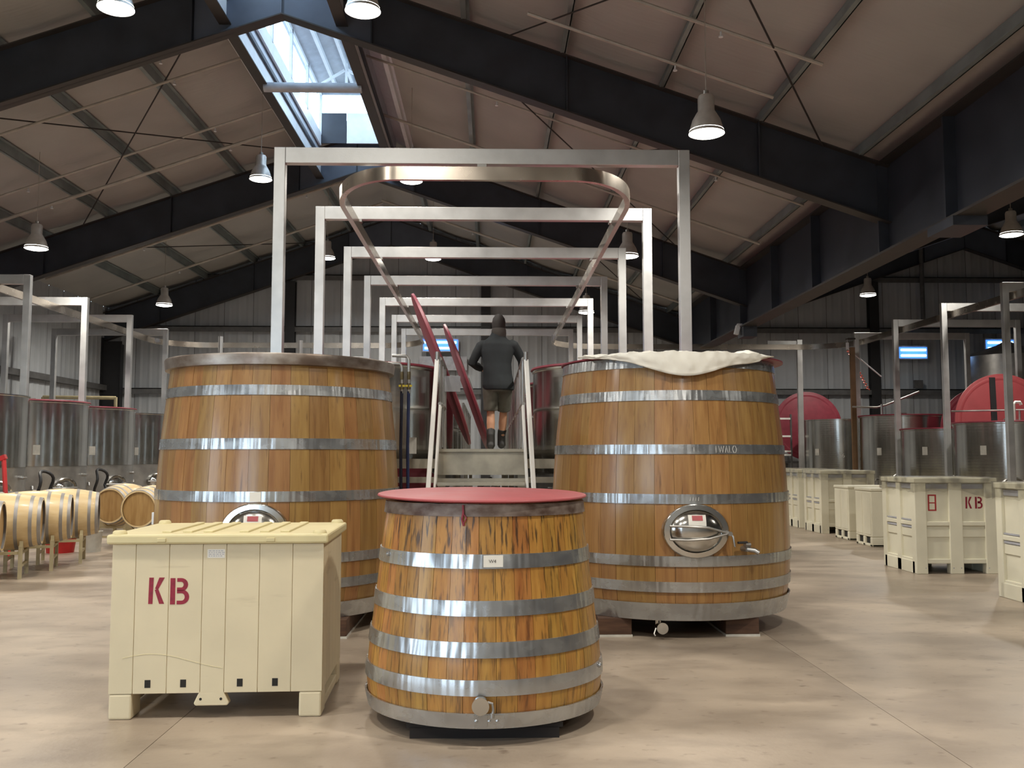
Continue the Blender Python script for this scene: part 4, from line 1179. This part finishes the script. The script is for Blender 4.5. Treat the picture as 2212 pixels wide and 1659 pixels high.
for x in (-1.7, 0, 1.8): MB().b2((x - .04, -.4, 0), (x + .04, -.32, 1.3)).b2((x - .04, .42, 0), (x + .04, .5, 1.3)).build('leg', 'girt', st)
sl = thing('step_rungs', 'narrow ladder with bright rungs between the oak vat and the far tanks', 'ladder', (8.32, 26.9, 0))
for z in (1.52, 1.62, 2.05, 2.55): MB().b2((-.22, -.03, z), (.22, .03, z + .05)).build('rung', 'ladder', sl)
for x in (-.24, .24): MB().b2((x - .02, -.03, 0), (x + .02, .03, 2.7)).build('stile', 'girt', sl)

# blue and dark hoses hanging by the left vat
for x, m_, lab in ((-.905, 'hose_dark', 'dark'), (-.835, 'hose_blue', 'blue')):
    o = thing('hanging_hose', lab + ' hose hanging between the left oak vat and the ladder, yellow valve on top', 'hose', (x, 9.65, 0))
    MB().tube([(0, 0, .02), (.004, 0, .9), (-.006, 0, 1.6), (0, 0, 2.16)], .016, 10).build('hose', m_, o, smooth=True)
    zt = 2.52 if lab == 'blue' else 2.44
    MB().tube([(0, 0, 2.14), (0, 0, zt - .04), (-.02, 0, zt), (-.17, 0, zt + .005)], .016, 10).build('steel_pipe', 'inox_dull', o, smooth=True)
    MB().cyl((0, 0, 2.18), (0, 0, 2.24), .022, 10).cyl((0, 0, 2.28), (0, 0, 2.36), .02, 10).build('coupling', 'brass', o, smooth=True)
    MB().b2((-.03, -.02, 2.205), (.035, -.012, 2.225)).build('valve_handle', 'yellow', o)

# ================================================================== barrels and racks, left
bp = None
def barrel(x, y, z, rz, lab):
    global bp
    if bp is None:
        o = empty('wine_barrel', (x, y, z)); bp = o
        mx = Matrix.Rotation(PI / 2, 4, 'Y')
        P = [(.285, -.475), (.29, -.47)] + [(.29 + .065 * (1 - (t / 8) ** 2), .47 * t / 8) for t in range(-8, 9)] + [(.285, .475)]
        MB().lathe([(.262, -.475)] + P + [(.262, .475)], 40, mx).build('body', 'barrel_wood', o, smooth=True)
        for s in (-1, 1):
            MB().lathe([(0, s * .445), (.27, s * .445)], 40, mx).build('head', 'barrel_head', o)
        for t in (-.455, -.36, -.20, .20, .36, .455):
            rr_ = lambda q: .29 + .065 * (1 - (q / .47) ** 2) + .003
            w = .020
            MB().lathe([(rr_(t - w), t - w), (rr_(t), t), (rr_(t + w), t + w), (rr_(t + w) - .006, t + w), (rr_(t - w) - .006, t - w)], 40, mx, closed=True).build('hoop', 'hoop_dull', o, smooth=True)
        MB().cyl((0, 0, .35), (0, 0, .365), .025, 10).build('bung', 'shim', o)
    else:
        o = copy_tree(bp); o.location = (x, y, z)
    o.rotation_euler = (0, 0, rz)
    tag(o, lab, 'barrel', 'wine barrels on the left racks')
rk = None
def rack(x, y, rz, lab):
    global rk
    if rk is None:
        o = empty('barrel_rack', (x, y, 0)); rk = o
        for sx in (-1, 1):
            for sy in (-1, 1):
                MB().b2((sx * .27 - .022, sy * .31 - .022, 0), (sx * .27 + .022, sy * .31 + .022, .40)).build('leg', 'rack', o)
        for sx in (-1, 1):
            MB().b2((sx * .27 - .02, -.31, .30), (sx * .27 + .02, .31, .335)).b2((sx * .27 - .015, -.31, .14), (sx * .27 + .015, .31, .17)).build('side_rail', 'rack', o)
            for sy in (-1, 1):
                MB().add([(sx * .27 - .02, sy * .12, .325), (sx * .27 + .02, sy * .12, .325), (sx * .27 + .02, sy * .28, .46), (sx * .27 - .02, sy * .28, .46), (sx * .27 - .02, sy * .30, .325), (sx * .27 + .02, sy * .30, .325)],
                         [(0, 1, 2, 3), (0, 3, 4), (1, 5, 2), (3, 2, 5, 4), (0, 4, 5, 1)]).build('cradle', 'rack', o)
        for sy in (-1, 1):
            MB().b2((-.27, sy * .31 - .015, .30), (.27, sy * .31 + .015, .335)).build('end_rail', 'rack', o)
    else:
        o = copy_tree(rk); o.location = (x, y, 0)
    o.rotation_euler = (0, 0, rz)
    tag(o, lab, 'rack', 'barrel racks on the left')
bz = .685
B = [(-6.14, 11.15, 19, 'cut off by the left edge, nearest'), (-6.13, 12.12, 19, 'second from the left edge, end hoop visible'), (-6.13, 12.96, 19, 'third from the left edge'),
     (-6.13, 13.85, 19, 'fourth from the left, before the one showing its head')]
for i, (x, y, a, lab) in enumerate(B):
    barrel(x, y, bz, rad(a), 'pale oak wine barrel ' + lab)
    rack(x, y, rad(a), 'beige steel rack under the barrel ' + lab)
barrel(-6.25, 16.45, bz, rad(82), 'pale oak wine barrel turned to show its round head, left one of two')
rack(-6.25, 16.45, rad(82), 'beige steel rack under the left head-on barrel')
barrel(-5.42, 15.45, bz, rad(84), 'pale oak wine barrel head-on beside the oak vat, right one of two')
rack(-5.42, 15.45, rad(84), 'beige steel rack under the right head-on barrel')
barrel(-5.40, 17.3, bz + .02, rad(84), 'pale oak wine barrel hidden behind the right head-on barrel')
rack(-5.40, 17.3, rad(84), 'beige steel rack under the hidden rear barrel')
barrel(-7.3, 13.2, bz, rad(15), 'pale oak wine barrel in the second line, top just showing at left')
rack(-7.3, 13.2, rad(15), 'beige steel rack of the second line at left')
# clutter by the racks
o = thing('red_pole', 'red pole leaning upright before the leftmost steel tank', 'pole', (-7.35, 14.6, 0))
MB().bar((.10, 0, 0), (-.13, .2, 1.46), .05, .05).build('pole', 'red', o)
MB().bar((-.19, .2, 1.46), (-.10, .2, 1.50), .07, .07).build('hook', 'red', o)
o = thing('control_box', 'small white box at the edge of the oak vat above the cream bin', 'box', (-4.68, 13.5, 0))
MB().b2((-.055, -.03, .55), (.055, .03, .72)).build('box', 'white_steel', o, bevel=.004)
MB().b2((-.02, .03, 0), (.02, .06, .7)).build('stand', 'rack', o)
o = thing('bucket', 'red plastic tub lying under the barrel racks', 'bucket', (-6.75, 15.2, 0))
MB().lathe([(0, .0), (.20, 0), (.24, .28), (.25, .30), (.235, .30), (.19, .02)], 24).build('tub', 'red', o, smooth=True)
o = thing('bucket', 'white plastic bucket under the racks beside the red tub', 'bucket', (-6.3, 15.3, 0))
MB().lathe([(0, .0), (.13, 0), (.15, .30), (.16, .32), (.145, .32), (.12, .02)], 24).build('tub', 'shim', o, smooth=True)
for x, y, lab in ((-7.86, 17.0, 'second left tank'), (-7.86, 19.4, 'third left tank')):
    o = thing('hose_loop', 'black hose coiled in an upright loop beside the ' + lab, 'hose', (x, y, .99))
    pts = [(.05 * math.sin(t * .7), .0 + .19 * math.cos(2 * PI * t / 24), .25 * math.sin(2 * PI * t / 24)) for t in range(24)]
    o.rotation_euler = (0, 0, rad(-10))
    MB().tube(pts, .028, 8, closed=True).build('hose', 'black', o, smooth=True)
o = thing('beige_railing', 'beige tube railing behind the left row of steel tanks', 'railing', (0, 24.6, 0))
MB().cyl((-11.5, 0, 3.02), (-9.65, 0, 3.0), .045, 8).cyl((-9.65, 0, 3.02), (-9.65, 0, 0), .045, 8).cyl((-11.5, 0, 3.02), (-11.5, 0, 0), .045, 8).build('rail', 'rack', o, smooth=True)
o = thing('beige_railing', 'white bracket pipe above the left oak vat, far behind it', 'railing', (0, 24.6, 0))
MB().tube([(-8.1, 0, 3.4), (-8.1, 0, 4.05), (-3.2, 0, 4.05)], .035, 8).cyl((-7.0, 0, 0), (-7.0, 0, 4.6), .06, 8).cyl((-4.95, 0, 0), (-4.95, 0, 4.5), .07, 8).cyl((-8.1, 0, 0), (-8.1, 0, 3.5), .02, 8).build('rail', 'alu', o, smooth=True)

# right side small things
o = thing('coil_hose', 'red coiled air hose hanging beside the black column, right', 'hose', (9.45, 24.79, 3.3))
pts = [(.035 * math.cos(t * 1.1) + .52 * t / 80, .035 * math.sin(t * 1.1), 1.0 - 1.05 * t / 80) for t in range(81)]
MB().tube(pts, .011, 5).build('hose', 'orange', o, smooth=True)
MB().cyl((.0, 0, 1.0), (.0, 0, 1.30), .008, 6).b2((-.04, -.12, 1.28), (.17, .04, 1.32)).build('hanging_wire', 'rod', o)
o = thing('punch_pole', 'pale thin rod leaning across the red coiled hose', 'pole', (9.45, 24.73, 3.6))
MB().cyl((0, 0, .72), (.85, 0, 0.0), .018, 8).build('rod', 'white_steel', o)
MB().cyl((-.03, 0, .72), (-.03, 0, .90), .04, 10).cyl((-.03, 0, .9), (-.03, 0, 1.03), .008, 6).build('knob', 'white_steel', o)
o = thing('brown_post', 'narrow brown post beside the fourth right portal frame', 'post', (9.30, 24.1, 0))
MB().b2((-.06, -.04, 0), (.06, .04, 4.3)).build('post', 'brown_post', o)
o = thing('plunger_arm', 'thin horizontal steel arm above the far right tanks', 'tool', (9.3, 23.2, 0))
MB().tube([(-.15, .6, 2.75), (.35, .3, 2.72), (.55, .2, 2.78), (1.3, 0, 3.1)], .022, 8).cyl((.45, .25, 2.55), (.45, .25, 2.8), .03, 8).build('arm', 'inox_dull', o, smooth=True)
o = thing('tank_railing', 'steel tube railing in front of the orange-maroon lid', 'railing', (9.4, 18.3, 0))
MB().cyl((.02, .9, 2.42), (1.3, .2, 2.42), .02, 8).cyl((1.1, .31, 2.16), (1.1, .31, 2.42), .02, 8).build('rail', 'inox_dull', o, smooth=True)
o = thing('vent_pipe', 'white bent vent pipe on the rightmost tank', 'pipe', (10.05, 18.0, 2.16))
MB().tube([(0, 0, 0), (0, 0, .34), (.03, 0, .38), (.12, 0, .38), (.14, 0, .33)], .03, 10).build('pipe', 'ladder', o, smooth=True)
o = thing('flood_light', 'small white flood light on the far end of the valley girder', 'light fixture', (5.78, 22.0, 4.46))
MB().box((0, 0, 0), (.10, .12, .22), (0, rad(15), 0)).box((.06, 0, .12), (.12, .08, .06)).build('housing', 'white_steel', o, bevel=.01)
# insect lamps on the back wall
zp = None
for (x, z, w, lab, cat) in ((-1.58, 4.98, 1.15, 'glowing blue insect lamp seen between the leaning lids and the person', 1), (13.4, 4.78, .95, 'glowing blue insect lamp on the back wall between the right frames', 0), (16.2, 5.02, .95, 'glowing blue insect lamp at the far right behind the silo', 0)):
    o = thing('insect_lamp', lab, 'lamp', (x, 29.68, z), 0, 'blue insect lamps on the back wall')
    MB().b2((-w / 2, 0, -.20), (w / 2, .10, .22)).build('housing', 'grey_box', o)
    MB().b2((-w / 2 + .03, -.012, -.17), (w / 2 - .03, 0, .18)).build('glow_panel', 'zap_blue', o)
    for zz in (-.09, .09):
        MB().cyl((-w / 2 + .08, -.045, zz), (w / 2 - .08, -.045, zz), .035, 10).build('tube_light', 'zap_tube', o, smooth=True)
o = thing('wall_box', 'pale grey service box under the blue lamp behind the person', 'box', (-1.5, 29.75, 4.42))
MB().b2((-.75, 0, -.22), (.75, .1, .22)).build('box', 'grey_box', o)
o = thing('wall_socket', 'small dark square fitting on the back wall, right', 'fitting', (13.55, 29.7, 3.78))
MB().b2((-.13, -.05, -.13), (.13, .05, .13)).cyl((0, -.07, 0), (0, 0, 0), .07, 12).build('fitting', 'girt', o)

# ================================================================== the person
pn = thing('person', 'person in dark cap, dark jacket, grey shorts and boots walking away on the catwalk', 'person', (.085, 12.55, 1.575))
def remesh(o, v=.012, it=4):
    m = o.modifiers.new('r', 'REMESH'); m.mode = 'VOXEL'; m.voxel_size = v; m.use_smooth_shade = True
    s = o.modifiers.new('s', 'SMOOTH'); s.iterations = it; s.factor = .5
    return o
def ell(c, rx, ry, n=20): return [(c[0] + rx * math.cos(2 * PI * i / n), c[1] + ry * math.sin(2 * PI * i / n), c[2]) for i in range(n)]
H_ = 1.80
# legs: left planted back, right stepping
hipL, hipR = Vector((-.09, 0, .92)), Vector((.10, 0, .92))
kneL, ankL = Vector((-.085, .04, .50)), Vector((-.085, -.05, .105))
kneR, ankR = Vector((.085, .22, .52)), Vector((.06, .28, .12))
shL, shR = Vector((-.20, 0, 1.44)), Vector((.20, 0, 1.45))
elL, haL = Vector((-.335, .02, 1.16)), Vector((-.20, .25, 1.10))
elR, haR = Vector((.335, .08, 1.20)), Vector((.35, .34, 1.00))
hd_ = Vector((.02, .02, 1.68))
b = MB()
b.loft([ell((0, 0, z), rx, ry) for z, rx, ry in ((.86, .13, .09), (.95, .16, .11), (1.10, .13, .09), (1.3, .155, .10), (1.40, .17, .09), (1.50, .06, .06), (1.58, .05, .055))])
b.tube([hipL, (hipL + kneL) / 2, kneL, kneL * .65 + ankL * .35, ankL, ankL + Vector((0, .02, -.05))], [.085, .075, .052, .056, .036, .04], 14)
b.tube([hipR, (hipR + kneR) / 2, kneR, kneR * .65 + ankR * .35, ankR, ankR + Vector((0, .02, -.05))], [.085, .075, .052, .056, .036, .04], 14)
for a, e, h in ((shL, elL, haL), (shR, elR, haR)):
    b.tube([a * .75 + Vector((0, 0, .25 * a.z - .05)), (a + e) / 2, e, (e + h) / 2, h], [.035, .042, .036, .034, .025], 12)
b.loft([ell((hd_.x, hd_.y + dy, 1.56 + z), rx, ry, 18) for z, rx, ry, dy in ((-.03, .05, .055, .0), (.02, .06, .075, .01), (.07, .072, .09, .015), (.13, .078, .098, .01), (.19, .07, .088, .0), (.235, .035, .045, 0))])
# ears and nose
for s in (-1, 1): b.loft([ell((hd_.x + s * .078, hd_.y + .01, 1.665 + z), .010, .018, 8) for z in (-.03, 0, .03)])
b.loft([ell((hd_.x, hd_.y + .105, 1.66 + z), .012, .014, 8) for z in (-.02, .01, .035)])
# hands: palm, four unequal curled fingers and a thumb each
for h, e, s in ((haL, elL, 1), (haR, elR, -1)):
    d = (h - e).normalized(); side = d.cross(Vector((0, 0, 1))).normalized(); dn_ = side.cross(d).normalized()
    if dn_.z > 0: dn_ = -dn_
    b.tube([h, h + d * .045, h + d * .09], [.026, .036, .034], 12, flat=(.55, 1.1))
    for q, L_ in ((-1.5, .062), (-.5, .072), (.5, .068), (1.5, .055)):
        p0 = h + d * .08 + side * q * .019
        b.tube([p0, p0 + d * L_ * .4 + dn_ * .008, p0 + d * L_ * .62 + dn_ * .032, p0 + d * L_ * .5 + dn_ * .055], [.0095, .009, .0085, .007], 8)
    p0 = h + d * .03 + side * s * .03
    b.tube([p0, p0 + side * s * .03 + d * .025 + dn_ * .01, p0 + side * s * .03 + d * .045 + dn_ * .035], [.011, .0105, .008], 8)
remesh(b.build('body', 'skin', pn, smooth=True), .0075, 2)
j = MB()
j.loft([ell((x, 0, z), rx, ry, 26) for z, rx, ry, x in ((.80, .205, .15, .02), (.86, .215, .155, .015), (1.0, .195, .14, .005), (1.15, .19, .135, 0), (1.32, .215, .135, 0), (1.41, .212, .125, 0), (1.46, .175, .105, 0), (1.50, .12, .095, .0), (1.55, .095, .09, .01), (1.575, .09, .085, .01))])
j.tube([shL + Vector((.04, 0, -.01)), shL + Vector((-.02, .01, -.05)), (shL + elL) / 2, elL, (elL + haL) / 2, haL + (elL - haL) * .12], [.055, .068, .066, .062, .056, .046], 16)
j.tube([shR + Vector((-.04, 0, -.01)), shR + Vector((.02, .01, -.05)), (shR + elR) / 2, elR, (elR + haR) / 2, haR + (elR - haR) * .12], [.055, .068, .066, .062, .056, .046], 16)
remesh(j.build('jacket', 'jacket', pn, smooth=True), .012, 4)
sh = MB()
sh.loft([ell((.005, .01, z), rx, ry, 22) for z, rx, ry in ((.78, .165, .14), (.86, .185, .145), (.97, .17, .13))])
for a, k in ((hipL, kneL), (hipR, kneR)):
    e = a + (k - a) * .93
    sh.tube([a + Vector((0, 0, .0)), a + (k - a) * .3, a + (k - a) * .65, e], [.105, .107, .098, .095], 18)
remesh(sh.build('shorts', 'shorts', pn, smooth=True), .012, 3)
for kn, an in ((kneL, ankL), (kneR, ankR)):
    bt = MB()
    top = kn * .42 + an * .58
    bt.tube([top, an + Vector((0, 0, .10)), an + Vector((0, 0, .0)), an + Vector((0, .0, -.05))], [.060, .056, .056, .058], 16)
    zf = an.z - .095
    bt.loft([[(an.x + .048 * math.cos(t * PI / 8) * w, an.y + yy + .0, zf + .005 + hh * .5 + hh * .5 * math.sin(t * PI / 8)) for t in range(16)] for yy, w, hh in ((-.085, .7, .07), (-.05, .95, .10), (.03, 1, .11), (.10, 1.05, .085), (.17, .95, .06), (.20, .6, .04))])
    remesh(bt.build('boot', 'boot', pn, smooth=True), .009, 2)
cp = MB()
cp.loft([ell((hd_.x, hd_.y + dy, 1.56 + z), rx, ry, 20) for z, rx, ry, dy in ((.105, .088, .108, .005), (.15, .09, .11, .003), (.20, .080, .10, .0), (.245, .05, .065, -.003), (.26, .015, .02, -.003))])
cp.loft([ell((hd_.x, hd_.y + .12 + .0 * z, 1.665 + z), .065, .06, 14) for z in (0, .012)])
cp.build('cap', 'cap', pn, smooth=True)
hr = MB(); hr.loft([[(hd_.x + rx * math.cos(t * PI / 12 + PI), hd_.y + dy + ry * math.sin(t * PI / 12 + PI), 1.56 + z) for t in range(13)] + [(hd_.x + rx * .8 * math.cos(PI * 2 - t * PI / 12), hd_.y + dy + .02 + ry * .6 * math.sin(PI * 2 - t * PI / 12), 1.56 + z) for t in range(13)] for z, rx, ry, dy in ((.02, .07, .095, .01), (.07, .088, .110, .01), (.115, .090, .112, .01))])
hr.build('hair', 'cap', pn, smooth=True)
sc = MB(); sc.loft([ell((hd_.x - .0, .0, z), rx, ry, 20) for z, rx, ry in ((1.51, .095, .09), (1.55, .10, .098), (1.60, .098, .096), (1.625, .088, .088))])
sc.build('scarf', 'scarf', pn, smooth=True)
